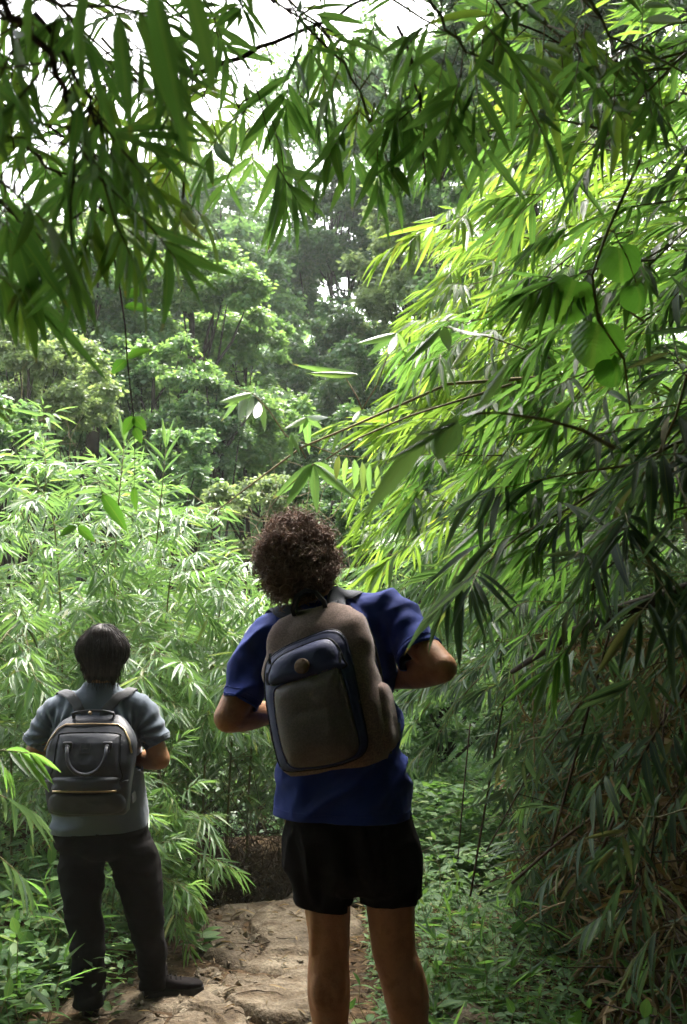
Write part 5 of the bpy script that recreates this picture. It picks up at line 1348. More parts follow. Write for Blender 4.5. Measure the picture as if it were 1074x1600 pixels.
hang('spray of dark narrow leaves hung from a red brown stem', [(620, 40, 2.0), (650, 110, 2.0), (658, 180, 2.0), (664, 290, 2.0)],
     [(640, 110, 2.0, -.3, 1, 7, 1), (660, 170, 2.0, .9, .25, 6, 1.05), (656, 160, 2.0, -.8, .6, 6, 1), (660, 195, 2.0, .2, 1, 5, .9), (640, 60, 2.0, .4, .8, 6, 1.)], 'bamboo_dark', .135, 503, .0035, True, 1)
hang('branch of hanging leaves left of the red brown stem', [(470, 30, 2.1), (540, 100, 2.1), (580, 190, 2.1)],
     [(560, 165, 2.1, -.1, 1, 8, 1.1), (540, 200, 2.1, -.5, .9, 7, 1), (590, 230, 2.1, 0, 1, 6, 1), (600, 130, 2.1, .2, 1, 7, 1), (530, 110, 2.1, -.4, 1, 6, 1), (590, 175, 2.1, .8, .6, 6, .9)], 'bamboo_dark', .14, 504, .004, False, 1)
hang('top branch with broad dark leaves over the pale tree', [(640, -40, 1.8), (690, 30, 1.8), (735, 90, 1.8), (800, 110, 1.9)],
     [(700, 60, 1.8, -.2, 1, 7, 1), (740, 80, 1.8, .1, 1, 7, 1.05), (720, 120, 1.8, -.3, 1, 7, 1), (780, 70, 1.85, .6, .6, 6, 1), (760, 40, 1.8, .5, .8, 6, .9), (690, 20, 1.8, -.7, .6, 7, 1)], 'bamboo_dark', .135, 505, .004, False, 2)
hang('branch crossing under the dark treetop', [(760, -40, 2.0), (850, 40, 2.1), (930, 90, 2.2), (1000, 130, 2.2)],
     [(850, 60, 2.1, -.1, 1, 7, 1), (880, 110, 2.1, -.4, .8, 6, 1), (920, 40, 2.2, -.5, .7, 6, .9)], 'bamboo', .15, 506, .004, False, 6)
hang('dark forked stems crowding the top corner', [(-40, -30, 1.1), (40, 40, 1.15), (85, 100, 1.2), (110, 170, 1.25), (120, 230, 1.3)],
     [(110, 120, 1.2, .3, 1, 5, .9), (60, 120, 1.2, -.5, .8, 6, .9), (150, 180, 1.3, .4, 1, 6, 1), (20, 80, 1.1, -.5, .8, 5, .9)], 'bamboo_dark', .10, 507, .006, True, 10)
hang('hanging stem with grey ridged leaves', [(60, 20, 1.5), (130, 130, 1.5), (155, 210, 1.5)],
     [(150, 208, 1.5, -.1, 1, 5, .95), (160, 205, 1.5, .9, .3, 6, 1.05), (150, 200, 1.5, -.5, .8, 4, .9)], 'bamboo_dark', .13, 508, .004, True, 3)
hang('cluster of leaves over the thin hanging vine', [(40, 230, 1.7), (110, 290, 1.7), (160, 330, 1.7)],
     [(150, 320, 1.7, .7, .5, 7, 1), (150, 330, 1.7, -.2, 1, 7, 1), (110, 310, 1.7, -.6, .7, 6, 1), (175, 340, 1.7, .5, 1, 7, 1.)], 'bamboo', .13, 509, .003, True, 4)
hang('four large leaves drooping in from the edge', [(-120, 380, 1.6), (-60, 400, 1.6), (-20, 425, 1.6)],
     [(-25, 415, 1.6, .75, .55, 6, 1.2), (-20, 330, 1.6, .75, .6, 5, 1.2)], 'bamboo_dark', .15, 510, .003, False, 0, wid=.15)
hang('spray of long leaves slanting down beside the edge', [(-60, 250, 1.3), (0, 285, 1.3), (40, 310, 1.3)],
     [(20, 300, 1.3, .8, .7, 6, 1.2), (0, 290, 1.3, .3, 1, 5, 1.1)], 'bamboo_dark', .13, 511, .003, False, 2)
hang('lone yellow green leaf sprig poking in at the edge', [(-80, 600, 1.2), (-30, 625, 1.2)], [(-38, 622, 1.2, .9, .45, 2, 1.)], 'bamboo', .07, 512, .002)
# big blurred leaves close to the lens
root = empty('bamboo_branch', P(180, -90, .8), 'large blurred leaves hanging close at the top edge', 'bamboo', 'bamboo branches hanging overhead'); LV = Leaves()
for (x0, y0, x1, y1, d0, d1, w) in ((235, -40, 300, 255, .78, .80, .020), (290, -40, 348, 165, .80, .86, .019), (185, 20, 205, 215, .9, .9, .018), (215, 10, 300, 240, .95, .92, .012), (150, -60, 110, 120, .9, .95, .02), (160, 130, 190, 245, 1.05, 1.05, .010), (375, -60, 400, 40, .95, .95, .014), (60, -60, 30, 130, 1.0, 1.05, .016), (120, 10, 130, 160, 1.05, 1.1, .014)):
    p, q = P(x0, y0, d0), P(x1, y1, d1); LV.add(p, q - p, Vector((rng.uniform(-.5, .5), -1, rng.uniform(-.2, .6))), (q - p).length, w)
mb = MB(); mb.tube([P(-40, -140, .9), P(180, -90, .8), P(300, -70, .8), P(420, -90, .95)], .004, 6); mb.build('branch', M['deadtwig'], root); LV.emit(root, 'bamboo_dark', 60)
# random dense filler branches above, all round the lens
fl = ['dense leafy branch in the top corner', 'leafy branch above the forked stems', 'leafy branch near the brown slanting branch', 'leafy branch in the top middle', 'leafy branch at the top edge over the sky', 'leafy branch over the red brown stem',
      'leafy branch at the top beside the dark tree', 'leafy branch at the top over the bamboo wall', 'fine leafy branch below the forked stems', 'fine leafy branch above the star of leaves', 'low leafy branch beside the four large leaves', 'leafy branch close to the top edge near the corner']
fp_ = [((-80, -30, 1.9), (60, 60, 1.9), (190, 110, 2.0)), ((20, -60, 2.3), (140, 60, 2.3), (240, 150, 2.3)), ((200, -60, 2.4), (320, 60, 2.4), (390, 200, 2.4)), ((380, -60, 2.6), (500, 40, 2.6), (560, 120, 2.6)),
       ((260, -70, 2.0), (420, 0, 2.0), (520, 50, 2.0)), ((540, -60, 2.5), (640, 20, 2.5), (720, 60, 2.5)), ((720, -60, 2.5), (800, 30, 2.5), (900, 80, 2.5)), ((880, -60, 1.9), (960, 60, 1.9), (1080, 120, 1.8)),
       ((-60, 130, 2.2), (80, 200, 2.2), (170, 260, 2.2)), ((160, 60, 2.6), (240, 140, 2.6), (300, 210, 2.6)), ((-80, 250, 1.6), (20, 330, 1.6), (70, 380, 1.6)), ((-60, -60, 1.5), (100, 10, 1.5), (260, 20, 1.5))]
for k, (lab, q) in enumerate(zip(fl, fp_)):
    hang('bamboo ' + lab, q, [], 'bamboo_dark' if k % 3 else 'bamboo', .115, 520 + k, .004, k % 2 == 0, {10: 6, 2: 13, 3: 8, 4: 15, 5: 7, 6: 6}.get(k, 17), cap=140)
# thin hanging vine
root = empty('vine', P(172, 380, 2.4), 'thin hanging vine with a few ragged oval leaves over the sunlit trees', 'vine'); LV = Leaves(); mb = MB()
vp = [P(170, 330, 2.4), P(176, 390, 2.4), P(186, 440, 2.4), (P(196, 510, 2.4)), P(199, 560, 2.4), P(204, 610, 2.4), P(209, 650, 2.4), P(210, 690, 2.4)]
mb.tube(vp, [.0026, .0026, .0024, .0022, .002, .0018, .0015, .001], 5); mb.build('stem', M['deadtwig'], root)
for (x0, y0, x1, y1, w) in ((194, 462, 238, 452, .035), (194, 478, 238, 480, .028), (199, 560, 230, 540, .030), (198, 563, 172, 580, .034), (209, 650, 192, 680, .028), (209, 652, 228, 668, .030), (210, 668, 222, 690, .024), (210, 760, 213, 800, .02), (160, 772, 200, 830, .034), (121, 822, 92, 838, .026), (122, 822, 150, 848, .024)):
    p, q = P(x0, y0, 2.4), P(x1, y1, 2.38); LV.add(p, q - p, Vector((rng.uniform(-.4, .4), -1, .5)), (q - p).length, w)
mb = MB(); mb.tube([P(210, 690, 2.4), P(211, 730, 2.4), P(210, 762, 2.4), P(160, 774, 2.4), P(122, 822, 2.4)], .0009, 4); mb.build('tendril', M['deadtwig'], root)
LV.emit(root, 'ovate_big', 60)
# arching thin stems in the middle with hanging fans of leaves
root = empty('bamboo_branch', P(860, 560, 4.0), 'thin straw coloured stems reaching across the valley with fans of pale leaves', 'bamboo'); LV, tw = Leaves(), MB(); lr = random.Random(61)
A = lambda x, y: P(x, y, 3.7)
tw.tube([A(840, 590), A(700, 600), A(610, 640), A(560, 662), A(470, 700), A(400, 752), A(330, 805)], [.007, .006, .005, .0045, .004, .003, .002], 6)
tw.tube([A(800, 600), A(640, 650), A(560, 685), A(510, 718)], [.005, .004, .0035, .003], 6)
tw.tube([A(618, 520), A(590, 600), A(566, 640)], [.002, .003, .003], 5); tw.tube([A(540, 590), A(558, 620), A(566, 640)], [.002, .003, .003], 5)
tw.tube([A(362, 602), A(395, 615), A(420, 640), A(445, 678), A(470, 700), A(478, 716)], [.0015, .002, .0022, .0025, .003, .002], 5)
tw.tube([A(470, 690), A(530, 712), A(575, 715)], [.0025, .002, .0015], 5)
tw.tube([A(490, 725), A(440, 770), A(395, 830)], [.0025, .002, .0015], 5)
def fan(px, py, ends, w=.024):
    p = A(px, py)
    for (x, y) in ends:
        q = P(x, y, 3.7 + lr.uniform(-.12, .12)); LV.add(p, q - p, Vector((lr.uniform(-.5, .5), .8, lr.uniform(-.3, .3))), (q - p).length * 1.1, w * 1.35 * (1 if (q - p).length > .14 else .8))
fan(490, 724, [(432, 775), (447, 790), (494, 798), (552, 775), (530, 745)], .030)
fan(480, 652, [(447, 672), (470, 672), (481, 698), (502, 668), (515, 655)])
fan(456, 676, [(453, 718), (470, 708)], .020)
for k, (x, y) in enumerate(((372, 612), (384, 614), (394, 618), (404, 626), (412, 634))): fan(x, y, [(x - 12 + 3 * k, y + 40)], .026)
fan(395, 614, [(345, 630), (355, 634)], .02)
for k in range(6): fan(530 + 12 * k, 712 + 3 * k, [(524 + 14 * k, 750 + 6 * k)], .024)
fan(560, 585, [(470, 575), (485, 582)], .02); fan(620, 520, [(560, 540), (640, 560), (608, 555), (575, 555)], .022); fan(566, 640, [(545, 668), (548, 640)], .02)
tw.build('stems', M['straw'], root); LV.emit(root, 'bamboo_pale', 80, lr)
# large blurred leaf close by
root = empty('bamboo_branch', P(900, 660, 1.5), 'close blurred stem with one long curved grey green leaf and two broad ones', 'bamboo'); LV, tw = Leaves(), MB()
A = lambda x, y: P(x, y, 1.55)
tw.tube([A(960, 700), A(910, 672), A(850, 655), A(780, 645), A(730, 646)], [.004, .0032, .0028, .002, .0015], 6); tw.build('stem', M['twig'], root)
for (x0, y0, x1, y1, w, n) in ((672, 668, 566, 812, .027, (.35, -1, .55)), (712, 652, 684, 718, .038, (0, -1, .35)), (722, 648, 782, 636, .018, (0, -.5, 1)), (716, 656, 640, 690, .012, (0, -.4, 1)), (745, 640, 800, 560, .014, (-.5, -1, 0)), (700, 660, 600, 740, .012, (.2, -.3, 1))):
    p, q = A(x0, y0), P(x1, y1, 1.5); LV.add(p, q - p, -Vector(n), (q - p).length, w * 1.15)
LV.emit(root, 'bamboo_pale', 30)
# pale pair above
root = empty('bamboo_branch', P(770, 540, 2.9), 'pale drooping leaf pair hanging in front of the sunlit canes', 'bamboo'); LV, tw = Leaves(), MB()
A = lambda x, y: P(x, y, 2.9)
tw.tube([A(860, 560), A(770, 528), A(692, 510)], [.003, .0025, .0015], 5); tw.build('stem', M['twig'], root)
for (x0, y0, x1, y1, w, n) in ((690, 510, 628, 568, .032, (-.3, -.7, .8)), (694, 510, 702, 555, .032, (0, -1, .4)), (700, 508, 768, 536, .022, (0, -.5, 1)), (745, 522, 700, 590, .02, (.2, -.8, .5))):
    p, q = A(x0, y0), P(x1, y1, 2.85); LV.add(p, q - p, -Vector(n), (q - p).length, w * 1.1)
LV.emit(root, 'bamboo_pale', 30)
# round leaved vine on the bamboo wall
root = empty('vine', P(930, 380, 2.35), 'climbing vine with big round heart shaped leaves glowing against the light', 'vine'); LV, tw = Leaves(), MB()
A = lambda x, y: P(x, y, 2.15)
tw.tube([A(1000, 250), A(950, 360), A(925, 430), A(935, 500), A(975, 560), A(985, 640)], [.004, .0035, .003, .003, .0025, .002], 6)
for (cx, cy, s, dx, dy) in ((890, 460, 78, -.35, .9), (930, 530, 80, -.2, .95), (970, 405, 62, .1, 1), (962, 575, 52, .4, .9), (1000, 460, 48, .3, .9)):
    c = A(cx, cy); d = (RGT * dx - UPV * dy).normalized(); s *= 2.15 / F0; st = c - d * s * .4
    near = min(tw.v, key=lambda q: (q - st).length); tw.tube([near, near.lerp(st, .5) + Vector((0, 0, .012)), st], [.002, .0016, .0013], 4)
    LV.add(st, d, Vector((rng.uniform(-.35, .35), -1, rng.uniform(.0, .5))), s, s * 1.02)
tw.build('stem', M['twig'], root); LV.emit(root, 'bigleaf', 30)

hl = ['greyish leaf spray hanging in the dark under the thick branch', 'greyish leaf spray low in the shade at the dark edge', 'greyish spray with long drooping leaves over the brown twigs', 'leaf spray hanging over the shaded herbs', 'lowest drooping spray over the shaded bank',
      'pale leaf fan hanging beside the straw stalk', 'narrow leaf spray below the thick branch', 'leaf spray hanging by the snapped stalk', 'broad single drooping leaf spray near the thick branch', 'small shaded spray near the dark corner']
hq = [((1110, 1020, 2.4), (1050, 1030, 2.45), (1000, 1050, 2.5)), ((1120, 1110, 2.3), (1060, 1120, 2.3), (1030, 1135, 2.35)), ((1080, 1190, 2.5), (1010, 1200, 2.5), (950, 1205, 2.6)), ((1090, 1260, 2.5), (1010, 1275, 2.55), (985, 1285, 2.6)), ((1090, 1340, 2.5), (1020, 1350, 2.6), (980, 1370, 2.6)),
      ((900, 970, 3.3), (840, 990, 3.4), (785, 1000, 3.5)), ((990, 960, 2.8), (940, 985, 2.8), (900, 1010, 2.9)), ((900, 1130, 3.2), (850, 1150, 3.2), (800, 1165, 3.3)), ((960, 880, 2.5), (930, 920, 2.5), (905, 935, 2.5)), ((1100, 1420, 2.3), (1060, 1440, 2.3), (1030, 1450, 2.3))]
for k, (lab, q) in enumerate(zip(hl, hq)):
    e = q[-1]
    hang(lab, q, [(e[0], e[1], e[2], -.6, .7, 7, 1.), (e[0] + 25, e[1] + 5, e[2], -.3, 1, 5, 1.), (e[0] + 45, e[1], e[2], .2, 1, 4, .9)], 'bamboo_pale' if k == 5 else 'bamboo_shade', .125, 560 + k, .0025, k % 2 == 0, 1, cap=60, group='leaf sprays hanging in the shade')
lr_ = random.Random(77)
dl_ = ['dull leaf spray halfway down the dark side of the thicket', 'dull leaf spray just under the end of the thick dark branch', 'dull leaf spray over the narrow leaved herbs of the bank', 'dull leaf spray crossing the slanting dead stalk', 'dull leaf spray at the dark edge, nearer than its neighbours',
       'dull leaf spray almost touching the herbs of the bank', 'lowest dull leaf spray in the dark corner of the bank', 'dull leaf spray beside the snapped straw stalk', 'dull leaf spray above the thick dark branch at the edge', 'dull leaf spray nearest the shorts, over the standing dead stalk',
       'dull leaf spray deep between the dark stems of the thicket', 'dull leaf spray hanging across the thick dark branch']
for k, (px, py, d) in enumerate(((1000, 1150, 3.0), (900, 1080, 3.4), (930, 1290, 3.0), (860, 1230, 3.5), (1040, 1230, 2.6), (880, 1350, 3.1), (960, 1420, 2.7), (820, 1140, 3.9), (1050, 950, 2.9), (780, 1220, 4.2), (940, 1140, 3.6), (1010, 1010, 3.4))):
    hang(dl_[k], [(px + 130, py - 60, d + .3), (px + 60, py - 35, d + .1), (px, py, d)], [(px, py, d, lr_.uniform(-1, -.3), lr_.uniform(.3, 1), 7, 1.), (px + 20, py + 8, d, lr_.uniform(-.5, .3), 1, 5, 1.), (px + 45, py - 15, d, lr_.uniform(-.3, .6), .8, 5, .9)], 'bamboo_shade', .125, 580 + k, .0025, k % 2 == 0, 2, cap=60, group='dull leaf sprays in the thicket')
for lab, poly, spr, key, L_ in (('green leaves reaching in beside the grey sleeve', [(-140, 1230, 2.7), (-60, 1185, 2.7), (10, 1170, 2.7)], [(0, 1172, 2.7, .9, .1, 7, 1.1), (-10, 1176, 2.7, .7, .7, 6, 1.), (-40, 1178, 2.7, .3, 1, 5, 1.)], 'bamboo_dark', .115),
                               ('arching leaves low at the edge beside the black backpack', [(-140, 1320, 2.6), (-60, 1255, 2.6), (-5, 1240, 2.6)], [(-5, 1240, 2.6, .9, .5, 7, 1.1), (-20, 1250, 2.6, .4, 1, 6, 1.)], 'bamboo_shade', .12),
                               ('dark drooping leaves at the edge beside the black trousers', [(-140, 1420, 2.4), (-60, 1345, 2.4), (-5, 1335, 2.4)], [(-5, 1335, 2.4, .8, .6, 6, 1.1), (-30, 1345, 2.4, .2, 1, 5, 1.)], 'bamboo_shade', .12)):
    hang(lab, poly, spr, key, L_, 600 + len(lab), .003, False, 1, cap=60, wid=.15, group='leaves reaching in at the edge')
# ------------------------------------------------------------------ dark thicket interior, dead stalks, litter
b = empty('dead_branch', P(1120, 900, 2.6), 'thick dark fallen branch lying across the shaded thicket', 'branch')
mb = MB(); mb.tube([P(1180, 880, 2.6), P(1074, 922, 2.7), P(980, 950, 2.8), P(900, 985, 3.0), P(800, 1050, 3.3)], [.024, .022, .019, .014, .008], 9); mb.build('bough', M['bark'], b)
dl = ['dead brown stalk standing by the calf in the litter', 'snapped straw stalk hanging in the dark gap under the canes', 'dead stalk leaning against the thick dark branch', 'thin dead stalk crossing the dark gap', 'bent straw stalk beside the hanging pale cane',
      'dark upright stalk in front of the thicket', 'slanting dead stalk over the shaded herbs', 'dead stalk lying on the shaded bank', 'broken cane leaning out of the thicket', 'thin brown stalk at the dark edge']
dp = [((735, 1400, 4.2), (760, 1250, 4.2), (790, 1080, 4.3)), ((830, 1010, 3.6), (834, 1120, 3.6), (836, 1215, 3.6)), ((860, 1330, 3.4), (900, 1180, 3.4), (960, 960, 3.3)), ((760, 1330, 3.8), (830, 1200, 3.7), (920, 1080, 3.6)), ((800, 1050, 3.6), (815, 1110, 3.6), (833, 1130, 3.6)),
      ((716, 1340, 3.9), (724, 1240, 3.9), (735, 1130, 4.0)), ((800, 1380, 3.3), (900, 1290, 3.2), (1030, 1220, 3.0)), ((820, 1440, 3.2), (860, 1415, 3.2), (920, 1400, 3.1)), ((940, 1330, 2.9), (1000, 1180, 2.9), (1080, 1060, 2.8)), ((1010, 1400, 2.6), (1030, 1250, 2.6), (1040, 1090, 2.7))]
for k, (lab, q) in enumerate(zip(dl, dp)):
    mb = MB(); pts = [P(*c) for c in q]; pts = bez(pts[0], pts[1], pts[1], pts[2], 8)
    o = mb.tube(pts, [.0028 if k % 2 else .0045] * 9, 6).build('dead_stalk', M['straw'] if k in (1, 4, 7) else M['deadtwig']); tag(o, lab, 'stalk', 'dead stalks in the thicket')
def debris(name, n, boxf, mat, rad, ln, seed):
    lr = random.Random(seed); mb = MB()
    for i in range(n):
        p = boxf(lr); d = (rv(lr) + Vector((0, 0, .2))).normalized(); l = ln * lr.uniform(.5, 1.5)
        mb.tube([p, p + d * l * .5 + rv(lr, .03), p + d * l + rv(lr, .05)], [rad, rad * .9, rad * .5], 4, cap=False)
    o = mb.build(name, M[mat]); tag(o, kind='stuff'); return o
def bank_pt(lr):
    x, y = lr.uniform(-2.0, .3), lr.uniform(6.5, 8.0); return Vector((x, y, g(x, y) + abs(lr.gauss(0, .22))))
o = debris('dead_twigs', 2200, bank_pt, 'deadtwig', .0035, .35, 71); o['label'] = 'tangle of dead twigs and roots on the dark earth bank'; o['category'] = 'twigs'
def thick_pt(lr):
    x, y = lr.uniform(1.1, 3.2), lr.uniform(2.6, 7.0); return Vector((x, y, g(x, y) + abs(lr.gauss(0, .55))))
o = debris('dead_twigs', 3000, thick_pt, 'deadtwig', .003, .42, 72); o['label'] = 'dry brown twigs filling the floor of the bamboo thicket'; o['category'] = 'twigs'
def path_pt(lr):
    x, y = lr.gauss(-.5, .5), lr.uniform(3.1, 6.3); return Vector((x, y, surf(x, y) + .006))
def flat_twigs(n, seed):
    lr = random.Random(seed); mb = MB()
    for i in range(n):
        p = path_pt(lr); a = lr.uniform(0, 6.28); l = lr.uniform(.05, .22); pts = [p]
        for k in range(3):
            a += lr.gauss(0, .3); q = pts[-1] + Vector((math.cos(a), math.sin(a), 0)) * l / 3; q.z = surf(q.x, q.y) + .005; pts.append(q)
        mb.tube(pts, [.003, .0028, .0022, .001], 4, cap=False)
    o = mb.build('dead_twigs', M['deadtwig']); tag(o, 'thin dead twigs lying on the stone path', 'twigs', None, 'stuff')
flat_twigs(70, 74)
def litter(n, f, seed, label, key='litter', L=.12):
    lr = random.Random(seed); a = [[], [], [], [], []]
    for i in range(n):
        x, y = f(lr); z = (surf(x, y) if key == 'litter' and L < .065 else g(x, y)) + lr.uniform(.004, .03)
        t = lr.uniform(0, 6.28); l = L * lr.uniform(.5, 1.4)
        a[0].append((x, y, z)); a[1].append((math.cos(t), math.sin(t), lr.gauss(0, .25))); a[2].append((lr.gauss(0, .3), lr.gauss(0, .3), 1)); a[3].append(l); a[4].append(l * .16)
    o = joined_leaves('leaf_litter', *a, M[key], None, TB[2]); o['label'] = label; o['category'] = 'leaves'
litter(2600, lambda r: (r.gauss(1.4, .7), r.uniform(2.4, 7)), 81, 'dry fallen leaves on the ground under the bamboo')
litter(1500, lambda r: (r.uniform(-2.2, .3), r.uniform(6.1, 8.0)), 82, 'dry fallen leaves on the dark bank behind the slab')
litter(330, lambda r: (r.uniform(-1.4, .4), r.uniform(3.2, 6.2)), 83, 'dry leaves scattered on the stone path', L=.06)
litter(500, lambda r: (r.uniform(.3, 1.1), r.uniform(2.8, 4.6)), 84, 'dry leaves and straw around the stones at the edge of the path', L=.10)

# ------------------------------------------------------------------ ground plants
def herb(x, y, h, nl, L, seed, label, group, key='herb', lean=(0, 0), wid=.45):
    lr = random.Random(seed); z = g(x, y)
    root = empty('herb', (x, y, z), label, 'plant', group); LV, st = Leaves(), MB()
    ns = lr.randint(1, 3)
    for s in range(ns):
        d = Vector((lean[0] + lr.gauss(0, .35), lean[1] + lr.gauss(0, .35), 1)).normalized(); p = Vector((x, y, z - .01)); pts = [p]; hh = h * lr.uniform(.6, 1.15)
        m = max(3, nl // 2)
        for k in range(m):
            d = (d + rv(lr, .12)).normalized(); p = p + d * hh / m; pts.append(p)
            a = lr.uniform(0, 3.14)
            for sg in (0, math.pi):
                o_ = Vector((math.cos(a + sg), math.sin(a + sg), lr.uniform(-.1, .5)))
                l = L * lr.uniform(.6, 1.25) * (.75 + .5 * math.sin(math.pi * (k + 1) / m))
                LV.add(p, o_, Vector((lr.gauss(0, .3), lr.gauss(0, .3), 1)), l, l * wid * lr.uniform(.8, 1.15))
        LV.add(p, d + rv(lr, .3), rv(lr), L * .8, L * .8 * wid)
        st.tube(pts, [.0026 - .0012 * k / m for k in range(m + 1)], 4, cap=False)
    st.build('stem', M['twig'], root); LV.emit(root, key, 40, lr, 7.0)
gr = random.Random(90); cnt = 0
def herbs(n, f, hr, Lr, label, group, key='herb', wid=.45, nl=(4, 8)):
    global cnt
    for i in range(n):
        x, y = f(gr); h_, n_, l_ = gr.uniform(*hr), gr.randint(*nl), gr.uniform(*Lr)
        look = ('tall ' if h_ > hr[0] * .35 + hr[1] * .65 else 'knee high ' if h_ > .33 else 'low ') + ('big leaved ' if l_ > Lr[0] * .4 + Lr[1] * .6 else 'small leaved ') + ('bushy ' if n_ > nl[0] + 1 else 'sparse ')
        herb(x, y, h_, n_, l_, 900 + cnt, look + label, group, key, wid=wid); cnt += 1
herbs(80, lambda r: (r.uniform(-2.6, -1.0), r.uniform(4.7, 6.1)), (.15, .6), (.06, .16), 'herb among the plants behind the man in grey', 'herbs behind the man in grey')
herbs(50, lambda r: (r.uniform(-1.9, -1.3), r.uniform(3.3, 4.5)), (.15, .55), (.05, .15), 'herb beside the black trousers', 'herbs beside the black trousers')
herbs(14, lambda r: (r.uniform(-1.15, -.72), r.uniform(2.25, 2.9)), (.15, .38), (.05, .09), 'herb close to the lens in the bottom corner', 'close herbs in the bottom corner')
herbs(60, lambda r: (r.uniform(.12, .75), r.uniform(4.1, 6.6)), (.12, .45), (.04, .085), 'herb growing behind the bare legs', 'herbs behind the bare legs')
herbs(34, lambda r: (r.uniform(.6, 1.5), r.uniform(3.3, 5.4)), (.12, .4), (.045, .10), 'herb on the shaded bank under the bamboo', 'herbs on the shaded bank')
herbs(22, lambda r: (r.uniform(.75, 1.4), r.uniform(2.5, 3.4)), (.12, .4), (.06, .11), 'herb in the dark corner beside the path', 'herbs in the dark corner')
herbs(30, lambda r: (r.uniform(.3, 1.4), r.uniform(7.0, 10)), (.3, .8), (.10, .18), 'herb beyond the bend of the trail', 'herbs beyond the bend of the trail')
herbs(26, lambda r: (r.uniform(.35, 1.5), r.uniform(3.5, 5.8)), (.15, .45), (.12, .22), 'herb with long narrow leaves on the shaded bank', 'narrow leaved herbs on the bank', 'bamboo_dark', .13, (3, 5))
herbs(22, lambda r: (r.uniform(-2.3, -1.15), r.uniform(3.5, 5.8)), (.15, .5), (.12, .22), 'herb with long narrow leaves near the man in grey', 'narrow leaved herbs near the man in grey', 'bamboo_dark', .13, (3, 5))
p = on_plane(318, 1465, -.1); herb(p.x, p.y, .16, 4, .13, 3001, 'broad leaved seedling at the corner of the path slab', None, wid=.5)
p = on_plane(880, 1440, .3); herb(p.x, p.y, .22, 5, .15, 3002, 'seedling with pale yellow green top leaves on the shaded bank', None, 'ovate_big')
p = on_plane(740, 1400, .2); herb(p.x, p.y, .3, 6, .14, 3003, 'tall herb with pointed grey green leaves beside the calf', None)
def cover(n, f, seed, label, L=.035, hmax=.12, mat='herb', name='ground_cover'):
    lr = random.Random(seed); a = [[], [], [], [], []]
    for i in range(n):
        x, y = f(lr); z = g(x, y) + lr.uniform(.0, hmax)
        t = lr.uniform(0, 6.28); l = L * lr.uniform(.5, 1.5)
        a[0].append((x, y, z)); a[1].append((math.cos(t), math.sin(t), lr.uniform(-.2, .6))); a[2].append((lr.gauss(0, .4), lr.gauss(0, .4), 1)); a[3].append(l); a[4].append(l * .5)
    o = joined_leaves(name, *a, M[mat], None, CHEAP); o['label'] = label; o['category'] = 'plants'
cover(5000, lambda r: (r.uniform(-3.2, -1.0), r.uniform(4.4, 6.4)), 91, 'mass of small leaves covering the ground behind the man in grey', .05, .28)
cover(1600, lambda r: (r.uniform(-2.2, -1.3), r.uniform(3.0, 4.5)), 92, 'mass of small leaves in the bottom corner by the black trousers', .06, .25)
cover(6000, lambda r: (r.uniform(.12, 1.0), r.uniform(4.0, 7.0)), 93, 'mass of tiny bright leaves behind the bare legs', .035, .14)
cover(1000, lambda r: (r.uniform(.6, 1.2), r.uniform(3.4, 5.6)), 94, 'mass of small leaves on the shaded bank', .045, .2)
cover(9000, lambda r: (r.uniform(-.3, 3.0), r.uniform(6.6, 11)), 95, 'mass of leaves beyond the bend of the trail', .08, .5)
cover(9000, lambda r: (r.uniform(-6, -1.9), r.uniform(6.3, 9)), 96, 'low leaves under the bamboo clump', .08, .4)
cover(16000, lambda r: (r.uniform(-9, 7), r.uniform(9.5, 15)), 98, 'leaves of the undergrowth on the valley floor', .10, 1.1, 'tree_mid')
cover(14000, lambda r: (r.uniform(.2, 3.0), r.uniform(7.5, 10.5)), 99, 'leaves of the undergrowth where the trail bends', .10, .9)
cover(40000, lambda r: (r.uniform(-20, 20), r.uniform(14, 45)), 100, 'leaves of the undergrowth on the far slope', .30, 1.6, 'tree_mid')
def inner(n, seed):
    lr = random.Random(seed); a = [[], [], [], [], []]
    for i in range(n):
        p = (lr.uniform(-3.6, .3), lr.uniform(7.2, 8.8), lr.uniform(.15, 1.8)); t = lr.uniform(0, 6.28); l = .2 * lr.uniform(.7, 1.3)
        a[0].append(p); a[1].append((math.cos(t), math.sin(t) - .4, -.5)); a[2].append((lr.gauss(0, .5), lr.gauss(0, .5) - .4, 1)); a[3].append(l); a[4].append(l * .13)
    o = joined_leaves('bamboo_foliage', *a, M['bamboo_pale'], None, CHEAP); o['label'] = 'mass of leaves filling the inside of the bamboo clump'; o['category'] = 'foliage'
inner(11000, 131)
def thicket_mass(name, n, seed, mat, wid, y0, y1, zt, label, L=.17, x0=.9):
    lr = random.Random(seed); a = [[], [], [], [], []]
    for i in range(n):
        y = lr.uniform(y0, y1); x = lr.uniform(max(x0, .13 * y + .2), 3.3); zb = g(x, y, False); p = (x, y, zb + (lr.random() ** 1.3) * max(.3, zt - zb)); t = lr.uniform(0, 6.28); l = L * lr.uniform(.6, 1.4)
        a[0].append(p); a[1].append((math.cos(t) * .8, math.sin(t) * .8, lr.uniform(-1.3, .1))); a[2].append((lr.gauss(0, .6), lr.gauss(0, .6), .8)); a[3].append(l); a[4].append(l * wid)
    o = joined_leaves(name, *a, M[mat], None, CHEAP); o['label'] = label; o['category'] = 'foliage'
thicket_mass('bamboo_foliage', 12000, 141, 'bamboo_shade', .16, 4.9, 7.6, 2.5, 'mass of dark leaves added to block light at the back of the thicket')  # added behind the stems to block light and keep the thicket dark
thicket_mass('dead_leaves', 12000, 142, 'litter', .13, 3.4, 6.6, 1.55, 'dry brown leaves caught among the stems of the thicket', .15, 1.0)
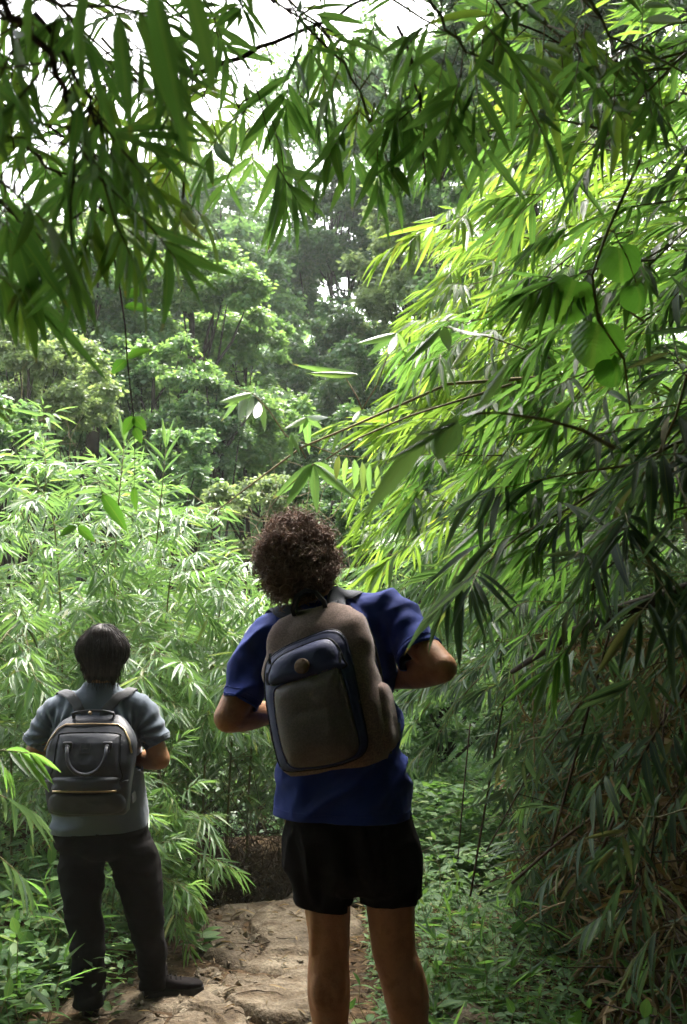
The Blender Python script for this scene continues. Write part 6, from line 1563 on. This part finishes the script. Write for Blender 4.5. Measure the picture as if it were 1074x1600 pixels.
thicket_mass('bamboo_foliage', 1500, 143, 'bamboo_shade', .16, 2.9, 5.0, 1.9, 'dim leaves scattered low in the dark thicket', .15, 1.0)
# the forest the camera stands in: unseen leaf mass added behind and overhead for shade
def behind(n, seed):
    lr = random.Random(seed); a = [[], [], [], [], []]
    for i in range(n):
        k = lr.random()
        if k < .42: p = (lr.uniform(-5, 5), lr.uniform(-4, -1.0), lr.uniform(.1, 6.0))
        elif k < .82:
            y = lr.uniform(-3.5, 3.9); p = (lr.uniform(-3.4, 4.5), y, max(3.4, 2.2 + .70 * y) + lr.uniform(0, 1.3))
        elif k < .9: p = (lr.uniform(3.0, 6.0), lr.uniform(-3, 7), lr.uniform(1.2, 6.5))
        else: p = (lr.uniform(-5.5, -3.0), lr.uniform(-2.5, 3.6), lr.uniform(.1, 4.6))
        if i % 4 == 0:
            y = lr.uniform(1.2, 8.0); x = lr.uniform(max(1.3, .37 * y + .35), 4.6); p = (x, y, lr.uniform(1.5 if x > .37 * y + 1.2 else 3.0, 5.6))  # leaf roof outside the frame, added to darken the thicket
        t = lr.uniform(0, 6.28); l = .30 * lr.uniform(.7, 1.4)
        a[0].append(p); a[1].append((math.cos(t), math.sin(t), -.5)); a[2].append((lr.gauss(0, .6), lr.gauss(0, .6), 1)); a[3].append(l); a[4].append(l * .3)
    o = joined_leaves('bamboo_foliage', *a, M['tree_dark'], None, DIAM); o['label'] = 'unseen mass of bamboo leaves added around the camera for shade'; o['category'] = 'foliage'
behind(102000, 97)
# the damp air of the valley
bm = bmesh.new(); bmesh.ops.create_cube(bm, size=1.0)
for v in bm.verts: v.co = Vector((v.co.x * 224, 46 + v.co.y * 176, 13 + v.co.z * 36))
me = bpy.data.meshes.new('haze'); bm.to_mesh(me); bm.free()
m, nt, out = newmat('valley_haze'); pv = N(nt, 'ShaderNodeVolumePrincipled'); pv.inputs['Color'].default_value = (.92, .96, .94, 1); pv.inputs['Density'].default_value = HAZE; pv.inputs['Anisotropy'].default_value = .2
nt.links.new(pv.outputs[0], out.inputs['Volume'])
tag(link('haze', me, m), kind='stuff')
